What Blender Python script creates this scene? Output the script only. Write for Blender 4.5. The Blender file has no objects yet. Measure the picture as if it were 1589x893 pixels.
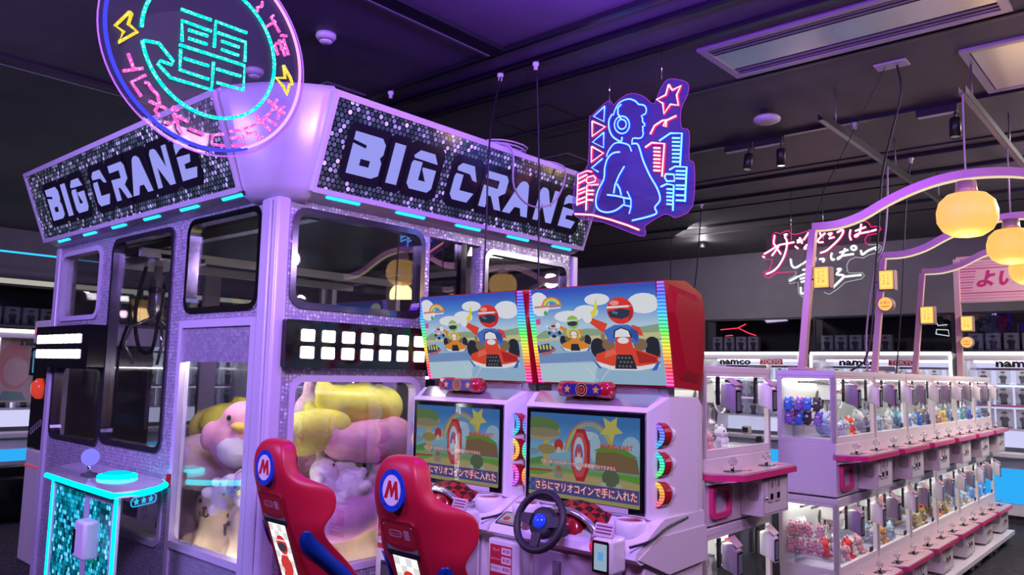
import bpy, bmesh, math, random
from mathutils import Matrix, Vector
from mathutils.geometry import tessellate_polygon
sc = bpy.context.scene
COL = sc.collection
PI = math.pi
random.seed(7)
# ---------------------------------------------------------------- camera
FPX, CH = 1212.0, 1.70
pitch, roll, yaw = math.radians(6.19), math.radians(1.26), math.radians(41.6)
Fh = Vector((math.cos(yaw), math.sin(yaw), 0)); Rh = Vector((math.sin(yaw), -math.cos(yaw), 0)); Zu = Vector((0, 0, 1))
Fw = Fh*math.cos(pitch) + Zu*math.sin(pitch); Up = Zu*math.cos(pitch) - Fh*math.sin(pitch)
Rt = Rh*math.cos(roll) + Up*math.sin(roll); Up = Up*math.cos(roll) - Rh*math.sin(roll)
cam = bpy.data.cameras.new('camera'); cam.sensor_width = 36.0; cam.lens = FPX/1589*36.0
cam.clip_start = 0.05; cam.clip_end = 100
cam_ob = bpy.data.objects.new('camera', cam); COL.objects.link(cam_ob)
cam_ob.matrix_world = Matrix(((Rt.x, Up.x, -Fw.x, 0), (Rt.y, Up.y, -Fw.y, 0), (Rt.z, Up.z, -Fw.z, CH), (0, 0, 0, 1)))
sc.camera = cam_ob
# ---------------------------------------------------------------- view, world, lamps
vs = sc.view_settings
vs.view_transform = 'Standard'; vs.look = 'None'; vs.exposure = 0.0; vs.gamma = 1.0; vs.use_curve_mapping = False
w = bpy.data.worlds.new('world'); sc.world = w; w.use_nodes = True
w.node_tree.nodes['Background'].inputs[0].default_value = (0.30, 0.22, 0.42, 1)
w.node_tree.nodes['Background'].inputs[1].default_value = 0.05
cy = sc.cycles
cy.max_bounces = 8; cy.diffuse_bounces = 3; cy.glossy_bounces = 4; cy.transparent_max_bounces = 24; cy.transmission_bounces = 4
cy.caustics_reflective = False; cy.caustics_refractive = False; cy.sample_clamp_indirect = 4.0
cy.use_denoising = True
try: cy.use_light_tree = True
except Exception: pass
def area(name, loc, target, size, col, power, sy=None, spread=None):
    l = bpy.data.lights.new(name, 'AREA'); l.energy = power; l.color = col; l.size = size
    if sy: l.shape = 'RECTANGLE'; l.size_y = sy
    if spread: l.spread = math.radians(spread)
    o = bpy.data.objects.new(name, l); COL.objects.link(o); o.location = loc
    o.rotation_euler = (Vector(target)-Vector(loc)).to_track_quat('-Z', 'Y').to_euler(); return o
def point(name, loc, col, power, r=0.08):
    l = bpy.data.lights.new(name, 'POINT'); l.energy = power; l.color = col; l.shadow_soft_size = r
    o = bpy.data.objects.new(name, l); COL.objects.link(o); o.location = loc; return o
VIO = (0.36, 0.20, 1.0); MAG = (0.95, 0.20, 0.75); PNK = (1.0, 0.62, 0.72); WHT = (1.0, 0.93, 0.95)
area('violet_wash_light', (-1.4, 4.6, 3.5), (2.2, 5.0, 1.6), 0.9, (0.46, 0.29, 1.0), 118, spread=125)
area('violet_wash_light', (0.2, 0.4, 3.6), (2.6, 3.6, 1.9), 0.8, (0.58, 0.37, 1.0), 100, spread=115)
area('magenta_wash_light', (3.0, -0.8, 3.6), (3.0, 3.0, 1.2), 0.7, (0.92, 0.50, 0.95), 48)
area('pink_wash_light', (8.4, -0.2, 3.72), (7.4, 2.0, 0.8), 1.0, (1.0, 0.90, 0.90), 150)
area('hall_downlight', (10.2, 0.2, 3.7), (10.2, 0.2, 0), 1.0, WHT, 40)
area('hall_downlight', (9.9, 5.6, 3.7), (11.5, 4.0, 1.8), 1.0, (1, 0.90, 0.96), 55)
area('hall_downlight', (1.0, 9.5, 3.7), (3.5, 11.0, 1.0), 1.0, (0.8, 0.7, 1.0), 40)
point('ceiling_violet_fill', (2.80, 2.08, 3.50), (0.24, 0.03, 1.0), 130, 0.1)  # unseen lamp without a fixture, added to tint the ceiling violet
point('ceiling_violet_fill', (5.2, -0.9, 3.0), (0.60, 0.40, 0.90), 42, 0.1)  # another unseen fill, added to brighten the ceiling
point('ceiling_rose_fill', (8.6, 0.4, 3.0), (0.90, 0.60, 0.75), 30, 0.1)  # unseen rose fill, added to lift the ceiling farther back
# ---------------------------------------------------------------- materials
MATS = {}
def new_mat(name):
    m = bpy.data.materials.new(name); m.use_nodes = True
    return m, m.node_tree, m.node_tree.nodes['Principled BSDF']
def mat(name, col, rough=0.5, metal=0.0, emit=None, es=1.0, noise=0.0, nscale=20, coat=0.0, bump=0.0, spec=None):
    if name in MATS: return MATS[name]
    m, nt, b = new_mat(name); MATS[name] = m
    b.inputs['Base Color'].default_value = (*col, 1); b.inputs['Roughness'].default_value = rough; b.inputs['Metallic'].default_value = metal
    if coat: b.inputs['Coat Weight'].default_value = coat; b.inputs['Coat Roughness'].default_value = 0.08
    if spec is not None: b.inputs['Specular IOR Level'].default_value = spec
    if emit: b.inputs['Emission Color'].default_value = (*emit, 1); b.inputs['Emission Strength'].default_value = es
    if noise or bump:
        tc = nt.nodes.new('ShaderNodeTexCoord'); n = nt.nodes.new('ShaderNodeTexNoise'); n.inputs['Scale'].default_value = nscale; n.inputs['Detail'].default_value = 4
        nt.links.new(tc.outputs['Object'], n.inputs['Vector'])
        if noise:
            r = nt.nodes.new('ShaderNodeValToRGB')
            r.color_ramp.elements[0].color = (*[c*(1-noise) for c in col], 1); r.color_ramp.elements[1].color = (*[min(1, c*(1+noise)) for c in col], 1)
            r.color_ramp.elements[0].position = 0.3; r.color_ramp.elements[1].position = 0.7
            nt.links.new(n.outputs['Fac'], r.inputs['Fac']); nt.links.new(r.outputs['Color'], b.inputs['Base Color'])
        if bump:
            bp = nt.nodes.new('ShaderNodeBump'); bp.inputs['Strength'].default_value = bump; bp.inputs['Distance'].default_value = 0.01
            nt.links.new(n.outputs['Fac'], bp.inputs['Height']); nt.links.new(bp.outputs['Normal'], b.inputs['Normal'])
    return m
def emi(col, s=1.0):
    name = 'glow_%02x%02x%02x_%d' % (*[int(min(1, c)*255) for c in col], int(s*100))
    if name in MATS: return MATS[name]
    m, nt, b = new_mat(name); MATS[name] = m
    nt.nodes.remove(b); e = nt.nodes.new('ShaderNodeEmission'); e.inputs[0].default_value = (*col, 1); e.inputs[1].default_value = s
    nt.links.new(e.outputs[0], nt.nodes['Material Output'].inputs[0]); return m
def glassmat(name, tint=(1, 1, 1), base=0.05, edge=0.7, haze=None):
    if name in MATS: return MATS[name]
    m, nt, b = new_mat(name); MATS[name] = m; nt.nodes.remove(b)
    t = nt.nodes.new('ShaderNodeBsdfTransparent'); t.inputs[0].default_value = (*tint, 1)
    g = nt.nodes.new('ShaderNodeBsdfGlossy'); g.inputs['Roughness'].default_value = 0.02
    lw = nt.nodes.new('ShaderNodeLayerWeight'); lw.inputs[0].default_value = 0.5
    p = nt.nodes.new('ShaderNodeMath'); p.operation = 'POWER'; p.inputs[1].default_value = 3.5; nt.links.new(lw.outputs['Facing'], p.inputs[0])
    q = nt.nodes.new('ShaderNodeMath'); q.operation = 'MULTIPLY_ADD'; q.inputs[1].default_value = edge; q.inputs[2].default_value = base; nt.links.new(p.outputs[0], q.inputs[0])
    mx = nt.nodes.new('ShaderNodeMixShader'); nt.links.new(q.outputs[0], mx.inputs[0]); nt.links.new(t.outputs[0], mx.inputs[1]); nt.links.new(g.outputs[0], mx.inputs[2])
    if haze:
        d = nt.nodes.new('ShaderNodeBsdfDiffuse'); d.inputs[0].default_value = (*haze[1], 1); tl = nt.nodes.new('ShaderNodeBsdfTranslucent'); tl.inputs[0].default_value = (*haze[1], 1)
        ad = nt.nodes.new('ShaderNodeMixShader'); ad.inputs[0].default_value = .4; nt.links.new(d.outputs[0], ad.inputs[1]); nt.links.new(tl.outputs[0], ad.inputs[2])
        m2 = nt.nodes.new('ShaderNodeMixShader'); m2.inputs[0].default_value = haze[0]; nt.links.new(mx.outputs[0], m2.inputs[1]); nt.links.new(ad.outputs[0], m2.inputs[2]); mx = m2
    nt.links.new(mx.outputs[0], nt.nodes['Material Output'].inputs[0]); return m
class NB:                                   # small node-expression helper
    def __init__(s, nt): s.nt = nt
    def math(s, op, a, b=0.0, c=None):
        n = s.nt.nodes.new('ShaderNodeMath'); n.operation = op
        for i, v in enumerate((a, b) if c is None else (a, b, c)):
            if hasattr(v, 'links'): s.nt.links.new(v, n.inputs[i])
            else: n.inputs[i].default_value = v
        return n.outputs[0]
    def vec(s, op, a, b=None):
        n = s.nt.nodes.new('ShaderNodeVectorMath'); n.operation = op
        for i, v in enumerate((a, b)):
            if v is None: continue
            if hasattr(v, 'links'): s.nt.links.new(v, n.inputs[i])
            else: n.inputs[i].default_value = v
        return n.outputs['Value'] if op in ('LENGTH', 'DISTANCE') else n.outputs['Vector']
    def uv(s): return s.nt.nodes.new('ShaderNodeTexCoord').outputs['UV']
    def obj(s): return s.nt.nodes.new('ShaderNodeTexCoord').outputs['Object']
    def rnd(s, v):
        n = s.nt.nodes.new('ShaderNodeTexWhiteNoise'); n.noise_dimensions = '3D'; s.nt.links.new(v, n.inputs['Vector']); return n.outputs['Value']
    def ramp(s, f, stops, const=False):
        n = s.nt.nodes.new('ShaderNodeValToRGB'); r = n.color_ramp
        if const: r.interpolation = 'CONSTANT'
        while len(r.elements) < len(stops): r.elements.new(0.5)
        for e, (p, c) in zip(r.elements, stops): e.position = p; e.color = (*c, 1)
        s.nt.links.new(f, n.inputs[0]); return n.outputs[0]
    def mix(s, f, a, b):
        n = s.nt.nodes.new('ShaderNodeMix'); n.data_type = 'RGBA'
        for i, v in ((0, f), (6, a), (7, b)):
            if hasattr(v, 'links'): s.nt.links.new(v, n.inputs[i])
            else: n.inputs[i].default_value = v if i == 0 else (*v, 1)
        return n.outputs[2]
def hexdots(nb, pitch, r):                  # hex grid of round dots in UV metres -> (mask, random per dot)
    p = nb.vec('MULTIPLY', nb.uv(), (1/pitch, 1/(pitch*1.732), 0))
    outs = []
    for k, off in enumerate(((0, 0, 0), (0.5, 0.5, 0))):
        q = nb.vec('ADD', p, off); f = nb.vec('FRACTION', q); cell = nb.vec('FLOOR', q)
        d = nb.vec('LENGTH', nb.vec('MULTIPLY', nb.vec('SUBTRACT', f, (0.5, 0.5, 0)), (1, 1.732, 0)))
        outs.append((nb.math('LESS_THAN', d, r), nb.rnd(nb.vec('ADD', cell, (k*17.3, 3.1, 0.5)))))
    m = nb.math('MAXIMUM', outs[0][0], outs[1][0])
    rn = nb.math('ADD', nb.math('MULTIPLY', outs[0][0], outs[0][1]), nb.math('MULTIPLY', nb.math('SUBTRACT', outs[1][0], nb.math('MULTIPLY', outs[0][0], outs[1][0])), outs[1][1]))
    return m, rn
def holo_mat():
    m, nt, b = new_mat('hologram_sheet'); nb = NB(nt)
    v = nt.nodes.new('ShaderNodeTexVoronoi'); v.inputs['Scale'].default_value = 46; v.inputs['Randomness'].default_value = 0.35
    nt.links.new(nb.obj(), v.inputs['Vector'])
    sep = nt.nodes.new('ShaderNodeSeparateColor'); nt.links.new(v.outputs['Color'], sep.inputs[0])
    inner = nb.math('LESS_THAN', v.outputs['Distance'], 0.40)
    c = nb.ramp(sep.outputs[0], [(0, (0.36, 0.33, 0.44)), (0.55, (0.55, 0.50, 0.64)), (0.8, (0.72, 0.66, 0.82)), (1, (0.98, 0.95, 1.0))])
    nt.links.new(nb.mix(inner, (0.36, 0.33, 0.44), c), b.inputs['Base Color'])
    nt.links.new(nb.math('MULTIPLY_ADD', sep.outputs[1], 0.4, 0.25), b.inputs['Roughness'])
    b.inputs['Metallic'].default_value = 0.35
    nm = nt.nodes.new('ShaderNodeBump'); nm.inputs['Strength'].default_value = 0.25; nm.inputs['Distance'].default_value = 0.01
    nt.links.new(v.outputs['Distance'], nm.inputs['Height']); nt.links.new(nm.outputs[0], b.inputs['Normal'])
    return m
def sequin_mat(name, pitch, r, stops, bg, es, rough=0.12):
    m, nt, b = new_mat(name); nb = NB(nt); mk, rn = hexdots(nb, pitch, r)
    c = nb.mix(mk, bg, nb.ramp(rn, stops))
    nt.links.new(c, b.inputs['Base Color']); nt.links.new(c, b.inputs['Emission Color'])
    b.inputs['Emission Strength'].default_value = es; b.inputs['Roughness'].default_value = rough; return m
RAINBOW = [(0, (1, 0.02, 0.45)), (0.16, (1, 0.05, 0.05)), (0.34, (1, 0.70, 0.02)), (0.52, (0.05, 0.9, 0.10)), (0.72, (0.02, 0.45, 1)), (0.9, (0.06, 0.08, 1)), (1, (0.30, 0.08, 1))]
def rainbow_mat(name, z0, z1, s=2.2, off=0.0, axis=2, beads=90.0, stops=None):
    m, nt, b = new_mat(name); nb = NB(nt); nt.nodes.remove(b)
    sep = nt.nodes.new('ShaderNodeSeparateXYZ'); nt.links.new(nb.obj(), sep.inputs[0])
    f = nb.math('DIVIDE', nb.math('SUBTRACT', sep.outputs[axis], z0), z1-z0)
    c = nb.ramp(f, stops or RAINBOW)
    d = nb.math('LESS_THAN', nb.math('ABSOLUTE', nb.math('SUBTRACT', nb.math('FRACT', nb.math('MULTIPLY', sep.outputs[axis], beads)), 0.5)), 0.27)
    c2 = nb.mix(nb.math('MULTIPLY', d, 0.14), c, (1, 1, 1))
    e = nt.nodes.new('ShaderNodeEmission'); nt.links.new(c2, e.inputs[0]); nt.links.new(nb.math('MULTIPLY_ADD', d, s*0.3, s*0.62), e.inputs[1])
    nt.links.new(e.outputs[0], nt.nodes['Material Output'].inputs[0]); return m
def checker_mat(name, c1, c2, sc_, rough=0.25, es=0.0):
    m, nt, b = new_mat(name); nb = NB(nt)
    ck = nt.nodes.new('ShaderNodeTexChecker'); ck.inputs['Scale'].default_value = sc_; ck.inputs[1].default_value = (*c1, 1); ck.inputs[2].default_value = (*c2, 1)
    nt.links.new(nb.uv(), ck.inputs['Vector']); nt.links.new(ck.outputs[0], b.inputs['Base Color']); b.inputs['Roughness'].default_value = rough
    if es: nt.links.new(ck.outputs[0], b.inputs['Emission Color']); b.inputs['Emission Strength'].default_value = es
    return m
def grad_mat(name, stops, v0, v1, es):      # a printed or displayed picture's own vertical colour bands
    m, nt, b = new_mat(name); nb = NB(nt); nt.nodes.remove(b)
    sep = nt.nodes.new('ShaderNodeSeparateXYZ'); nt.links.new(nb.uv(), sep.inputs[0])
    e = nt.nodes.new('ShaderNodeEmission'); nt.links.new(nb.ramp(nb.math('DIVIDE', nb.math('SUBTRACT', sep.outputs[1], v0), v1-v0), stops), e.inputs[0]); e.inputs[1].default_value = es
    nt.links.new(e.outputs[0], nt.nodes['Material Output'].inputs[0]); return m
def carpet_mat():
    m, nt, b = new_mat('carpet'); nb = NB(nt)
    n = nt.nodes.new('ShaderNodeTexNoise'); n.inputs['Scale'].default_value = 55; n.inputs['Detail'].default_value = 6
    mp = nt.nodes.new('ShaderNodeMapping'); mp.inputs['Scale'].default_value = (1, 0.25, 1); mp.inputs['Rotation'].default_value = (0, 0, 0.6)
    nt.links.new(nb.obj(), mp.inputs['Vector']); nt.links.new(mp.outputs[0], n.inputs['Vector'])
    nt.links.new(nb.ramp(n.outputs['Fac'], [(0.35, (0.012, 0.012, 0.014)), (0.55, (0.035, 0.034, 0.036)), (0.72, (0.11, 0.105, 0.10))]), b.inputs['Base Color'])
    b.inputs['Roughness'].default_value = 0.95; return m
HOLO = holo_mat()
LAV = mat('lavender_panel', (0.62, 0.56, 0.72), 0.32, 0.1)
WHITE = mat('white_enamel', (0.80, 0.77, 0.80), 0.30)
WARMW = mat('warm_white_panel', (0.74, 0.69, 0.70), 0.38)
SILVER = mat('silver_plastic', (0.62, 0.60, 0.64), 0.22, 0.75)
CHROME = mat('chrome', (0.75, 0.75, 0.78), 0.12, 1.0)
BLACK = mat('black_plastic', (0.012, 0.012, 0.014), 0.35)
GLOSSB = mat('gloss_black', (0.006, 0.006, 0.008), 0.08)
RED = mat('red_plastic', (0.42, 0.010, 0.022), 0.22, coat=0.6)
SEATRED = mat('red_seat_vinyl', (0.50, 0.010, 0.035), 0.42, bump=0.04, nscale=120)
BLUE = mat('blue_plastic', (0.012, 0.06, 0.50), 0.35)
PINKP = mat('pink_plastic', (0.72, 0.035, 0.20), 0.28)
PINKT = mat('pink_sheet', (0.62, 0.42, 0.46), 0.3)
GREYP = mat('grey_plastic', (0.36, 0.32, 0.37), 0.4)
DGREY = mat('dark_grey', (0.055, 0.052, 0.06), 0.5)
BEIGE = mat('beige_plate', (0.62, 0.55, 0.48), 0.4)
COPPER = mat('rose_metal', (0.62, 0.40, 0.38), 0.38, 0.25)
GLASS = glassmat('clear_glass', (0.93, 0.94, 0.95), 0.13, 0.7)
MGLASS = glassmat('cabinet_glass', (0.98, 0.99, 0.99), 0.03, 0.25)
ACRYL = glassmat('acrylic', (0.88, 0.86, 0.95), 0.03, 0.3)
CLEARB = glassmat('clear_ball', (0.86, 0.86, 0.88), 0.12, 0.8)
# ---------------------------------------------------------------- geometry helpers
RIGHTF = Matrix(((1, 0, 0, 0), (0, 0, -1, 0), (0, 1, 0, 0), (0, 0, 0, 1)))    # (a,b,c) -> x=a z=b, outward -y
LEFTF = Matrix(((0, 0, -1, 0), (1, 0, 0, 0), (0, 1, 0, 0), (0, 0, 0, 1)))     # (a,b,c) -> y=a z=b, outward -x
def frame(o, u, v):
    u = Vector(u).normalized(); v = Vector(v).normalized(); n = u.cross(v)
    return Matrix(((u.x, v.x, n.x, o[0]), (u.y, v.y, n.y, o[1]), (u.z, v.z, n.z, o[2]), (0, 0, 0, 1)))
def rrect(x0, x1, y0, y1, r=0.03, n=4):
    out = []
    for cx, cy_, a0 in ((x1-r, y1-r, 0), (x0+r, y1-r, PI/2), (x0+r, y0+r, PI), (x1-r, y0+r, 1.5*PI)):
        for k in range(n+1):
            a = a0 + PI/2*k/n; out.append((cx+r*math.cos(a), cy_+r*math.sin(a)))
    return out
def circ(cx, cy_, rx, ry=None, n=24, a0=0, a1=2*PI):
    ry = ry or rx
    full = abs(a1-a0-2*PI) < 1e-6
    return [(cx+rx*math.cos(a0+(a1-a0)*k/(n if full else n-1)), cy_+ry*math.sin(a0+(a1-a0)*k/(n if full else n-1))) for k in range(n)]
def smooth_line(pts, n=4):
    if len(pts) < 3: return pts
    out = []
    P = [Vector((*p, 0)) if len(p) == 2 else Vector(p) for p in pts]
    closed = (P[0]-P[-1]).length < 1e-4
    for i in range(len(P)-1):
        p0 = P[i-1] if i > 0 else (P[-2] if closed else P[0]); p1 = P[i]; p2 = P[i+1]
        p3 = P[i+2] if i+2 < len(P) else (P[1] if closed else P[-1])
        for k in range(n):
            t = k/n
            out.append(0.5*((2*p1)+(-p0+p2)*t+(2*p0-5*p1+4*p2-p3)*t*t+(-p0+3*p1-3*p2+p3)*t**3))
    out.append(P[-1])
    return [tuple(p) for p in out]
class MB:
    def __init__(s): s.bm = bmesh.new(); s.mats = []; s.M = Matrix(); s.uvl = s.bm.loops.layers.uv.new('UVMap')
    def mi(s, m):
        if m not in s.mats: s.mats.append(m)
        return s.mats.index(m)
    def face(s, m, vs, smooth=False, uvs=None):
        try: f = s.bm.faces.new(vs)
        except ValueError: return None
        f.material_index = s.mi(m); f.smooth = smooth
        if uvs:
            for l, u in zip(f.loops, uvs): l[s.uvl].uv = u
        return f
    def V(s, p): return s.bm.verts.new(s.M @ Vector(p))
    def poly(s, m, pts, uvs=None): return s.face(m, [s.V(p) for p in pts], False, uvs)
    def box(s, m, x0, x1, y0, y1, z0, z1, bev=0.0, seg=2):
        v = [s.V((x, y, z)) for x in (x0, x1) for y in (y0, y1) for z in (z0, z1)]
        fs = []
        for idx, ax in (((0, 1, 3, 2), 0), ((4, 6, 7, 5), 0), ((0, 4, 5, 1), 1), ((2, 3, 7, 6), 1), ((0, 2, 6, 4), 2), ((1, 5, 7, 3), 2)):
            pp = [((x0, x1)[i >> 2], (y0, y1)[(i >> 1) & 1], (z0, z1)[i & 1]) for i in idx]
            uv = [((p[1], p[2]) if ax == 0 else (p[0], p[2]) if ax == 1 else (p[0], p[1])) for p in pp]
            fs.append(s.face(m, [v[i] for i in idx], False, uv))
        if bev:
            es = list({e for f in fs for e in f.edges})
            r = bmesh.ops.bevel(s.bm, geom=es, offset=bev, segments=seg, affect='EDGES', profile=0.5, clamp_overlap=True)
            for f in r['faces']: f.smooth = True
    def prism(s, m, outer, F, c0, c1, holes=(), side=None, smooth=False):
        loops = [list(outer)]+[list(h) for h in holes]
        flat = [p for l in loops for p in l]
        tris = tessellate_polygon([[Vector((a, b, 0)) for a, b in l] for l in loops])
        MF = s.M @ F
        va = [s.bm.verts.new(MF @ Vector((a, b, c0))) for a, b in flat]
        vb = [s.bm.verts.new(MF @ Vector((a, b, c1))) for a, b in flat]
        if not holes and len(outer) <= 64:
            n = len(outer)
            s.face(m, va[::-1], False, flat[::-1]); s.face(m, vb, False, flat)
        else:
            for t in tris:
                s.face(m, [va[i] for i in t], False, [flat[i] for i in t]); s.face(m, [vb[i] for i in reversed(t)], False, [flat[i] for i in reversed(t)])
        k = 0
        for l in loops:
            n = len(l)
            for i in range(n):
                j = (i+1) % n
                s.face(side or m, [va[k+i], va[k+j], vb[k+j], vb[k+i]], smooth, [l[i], l[j], l[j], l[i]])
            k += n
    def flat(s, m, pts, F, c):
        MF = s.M @ F
        s.face(m, [s.bm.verts.new(MF @ Vector((a, b, c))) for a, b in pts], False, list(pts))
    def flat_ho(s, m, outer, holes, F, c):
        loops = [list(outer)]+[list(h) for h in holes]; flat = [p for l in loops for p in l]; MF = s.M @ F
        va = [s.bm.verts.new(MF @ Vector((a, b, c))) for a, b in flat]
        for t in tessellate_polygon([[Vector((a, b, 0)) for a, b in l] for l in loops]):
            s.face(m, [va[i] for i in t], False, [flat[i] for i in t])
    def tube(s, m, pts, r, seg=6, closed=False):
        P = [Vector(p) for p in pts]
        if closed and (P[0]-P[-1]).length < 1e-5: P = P[:-1]
        Q = [P[0]]
        for p in P[1:]:
            if (p-Q[-1]).length > 1e-5: Q.append(p)
        P = Q; n = len(P)
        if n < 2: return
        rings = []; prev = None
        for i in range(n):
            if closed: t = P[(i+1) % n]-P[i-1]
            else: t = P[min(i+1, n-1)]-P[max(i-1, 0)]
            if t.length < 1e-7: t = Vector((0, 0, 1))
            t.normalize()
            if prev is None:
                a = Vector((0, 0, 1)) if abs(t.z) < 0.9 else Vector((1, 0, 0)); u = t.cross(a).normalized()
            else:
                u = prev-t*prev.dot(t)
                if u.length < 1e-6: u = t.orthogonal()
                u.normalize()
            prev = u; v = t.cross(u); rr = r[i] if isinstance(r, (list, tuple)) else r
            rings.append([s.V(P[i]+(u*math.cos(2*PI*k/seg)+v*math.sin(2*PI*k/seg))*rr) for k in range(seg)])
        for i in range(n if closed else n-1):
            A, B = rings[i], rings[(i+1) % n]
            for k in range(seg): s.face(m, [A[k], A[(k+1) % seg], B[(k+1) % seg], B[k]], True)
        if not closed: s.face(m, rings[0][::-1]); s.face(m, rings[-1])
    def lathe(s, m, prof, o=(0, 0, 0), ax=(0, 0, 1), seg=20, smooth=True):
        ax = Vector(ax).normalized(); u = ax.orthogonal().normalized(); v = ax.cross(u); o = Vector(o); rings = []
        for r, h in prof:
            rings.append([s.V(o+ax*h)] if r < 1e-6 else [s.V(o+ax*h+(u*math.cos(2*PI*k/seg)+v*math.sin(2*PI*k/seg))*r) for k in range(seg)])
        for A, B in zip(rings, rings[1:]):
            for k in range(seg):
                j = (k+1) % seg
                if len(A) == 1 and len(B) == 1: continue
                if len(A) == 1: s.face(m, [A[0], B[j], B[k]], smooth)
                elif len(B) == 1: s.face(m, [A[k], A[j], B[0]], smooth)
                else: s.face(m, [A[k], A[j], B[j], B[k]], smooth)
        if len(rings[0]) > 1: s.face(m, rings[0][::-1])
        if len(rings[-1]) > 1: s.face(m, rings[-1])
    def ell(s, m, c, r, rot=None, seg=14, rings=8):
        R = (rot.to_matrix() if rot else Matrix.Identity(3)); c = Vector(c); L = []
        if not isinstance(r, (tuple, list)): r = (r, r, r)
        for i in range(rings+1):
            t = PI*i/rings
            if i in (0, rings): L.append([s.V(c+R @ Vector((0, 0, r[2]*math.cos(t))))])
            else: L.append([s.V(c+R @ Vector((r[0]*math.sin(t)*math.cos(2*PI*k/seg), r[1]*math.sin(t)*math.sin(2*PI*k/seg), r[2]*math.cos(t)))) for k in range(seg)])
        for A, B in zip(L, L[1:]):
            for k in range(seg):
                j = (k+1) % seg
                if len(A) == 1: s.face(m, [A[0], B[k], B[j]], True)
                elif len(B) == 1: s.face(m, [A[k], B[0], A[j]], True)
                else: s.face(m, [A[k], B[k], B[j], A[j]], True)
    def loft(s, m, rings, closed=True, cap=True, smooth=True):
        L = [[s.V(p) for p in r] for r in rings]; n = len(L[0])
        for A, B in zip(L, L[1:]):
            for k in range(n if closed else n-1): s.face(m, [A[k], A[(k+1) % n], B[(k+1) % n], B[k]], smooth)
        if cap: s.face(m, L[0][::-1]); s.face(m, L[-1])
    def text(s, m, body, size, F, c=0.0, align='CENTER', bold=0.0, sx=1.0):
        cu = bpy.data.curves.new('writing', 'FONT'); cu.body = body; cu.size = size; cu.align_x = align; cu.align_y = 'CENTER'; cu.offset = bold; cu.resolution_u = 2
        o = bpy.data.objects.new('writing', cu); COL.objects.link(o)
        bpy.context.view_layer.update()
        me = bpy.data.meshes.new_from_object(o.evaluated_get(bpy.context.evaluated_depsgraph_get()))
        MF = s.M @ F; vs_ = [s.bm.verts.new(MF @ Vector((v.co.x*sx, v.co.y, c))) for v in me.vertices]
        for p in me.polygons: s.face(m, [vs_[i] for i in p.vertices])
        COL.objects.unlink(o); bpy.data.objects.remove(o); bpy.data.curves.remove(cu); bpy.data.meshes.remove(me)
    def build(s, name, parent=None, label=None, norm=True, mods=None):
        if norm: bmesh.ops.recalc_face_normals(s.bm, faces=s.bm.faces)
        me = bpy.data.meshes.new(name); s.bm.to_mesh(me); s.bm.free()
        for m in s.mats: me.materials.append(m)
        o = bpy.data.objects.new(name, me); COL.objects.link(o)
        if parent: o.parent = parent
        if label: o['label'] = label
        return o
def tag(o, label, cat, group=None, kind=None):
    if label: o['label'] = label
    if cat: o['category'] = cat
    if group: o['group'] = group
    if kind: o['kind'] = kind
    return o
def root(name, label, cat, loc=(0, 0, 0), rz=0, group=None):
    o = bpy.data.objects.new(name, None); COL.objects.link(o); o.location = loc; o.rotation_euler = (0, 0, rz); o.empty_display_size = 0.1
    return tag(o, label, cat, group)
def copy_tree(o, parent=None):
    c = o.copy(); COL.objects.link(c)
    if parent: c.parent = parent
    for ch in o.children: copy_tree(ch, c)
    return c
def place(proto, used, loc, rz=0, label=None, group=None, sca=None, rot=None):
    o = proto if not used else copy_tree(proto)
    o.location = loc; o.rotation_euler = rot if rot else (0, 0, rz)
    if sca: o.scale = (sca, sca, sca) if not isinstance(sca, tuple) else sca
    if label: o['label'] = label
    if group: o['group'] = group
    return o
def struct(mb, name): return tag(mb.build(name), None, None, None, 'structure')
# ---------------------------------------------------------------- the room
CEIL = 3.80
m = MB(); m.box(carpet_mat(), -4, 12.6, -4.5, 14.2, -0.1, 0); struct(m, 'floor')
CEILM = mat('ceiling_paint', (0.105, 0.095, 0.115), 0.6, noise=0.12, nscale=3)
m = MB(); m.box(CEILM, -4, 12.6, -4.5, 14.2, CEIL, CEIL+0.1); struct(m, 'ceiling')
GREYW = mat('grey_wall_paint', (0.20, 0.185, 0.20), 0.7, noise=0.1, nscale=2)
m = MB(); m.box(GREYW, 12.5, 12.6, -4.5, 14.2, 0, CEIL); struct(m, 'wall_east')
m = MB(); m.box(GREYW, -4, 12.5, 14.1, 14.2, 0, 2.72); m.box(GREYW, -4, 12.5, 14.1, 14.2, 3.02, CEIL); struct(m, 'wall_north')
DARKW = mat('dark_wall_paint', (0.03, 0.028, 0.035), 0.6)
m = MB(); m.box(DARKW, -4.1, -4, -4.5, 14.2, 0, CEIL); struct(m, 'wall_west')
m = MB(); m.box(DARKW, -4, 12.5, -4.6, -4.5, 0, CEIL); struct(m, 'wall_south')
m = MB(); BL = emi((0.80, 0.80, 0.70), 0.55)
for k in range(9): m.box(BL, 1.2+k*1.2, 2.3+k*1.2, 14.06, 14.09, 2.74, 3.0)
m.box(DGREY, 1.1, 12.0, 14.03, 14.1, 2.70, 2.74); m.box(DGREY, 1.1, 12.0, 14.03, 14.1, 3.0, 3.04)
struct(m, 'window_1')
TRK = mat('black_track', (0.008, 0.008, 0.012), 0.3)
JNT = mat('ceiling_reveal', (0.006, 0.005, 0.01), 0.5)
EDGE = mat('ceiling_bead', (0.20, 0.18, 0.22), 0.35, 0.4)
m = MB()
for x in (5.05, 7.55, 8.9, 10.4): m.box(JNT, x-0.012, x+0.012, -3, 9, CEIL-0.012, CEIL); m.box(EDGE, x+0.012, x+0.02, -3, 9, CEIL-0.014, CEIL)
m.box(JNT, -2.5, 3.62, 3.30, 3.42, CEIL-0.03, CEIL); m.box(EDGE, -2.5, 3.62, 3.42, 3.44, CEIL-0.035, CEIL)
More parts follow.
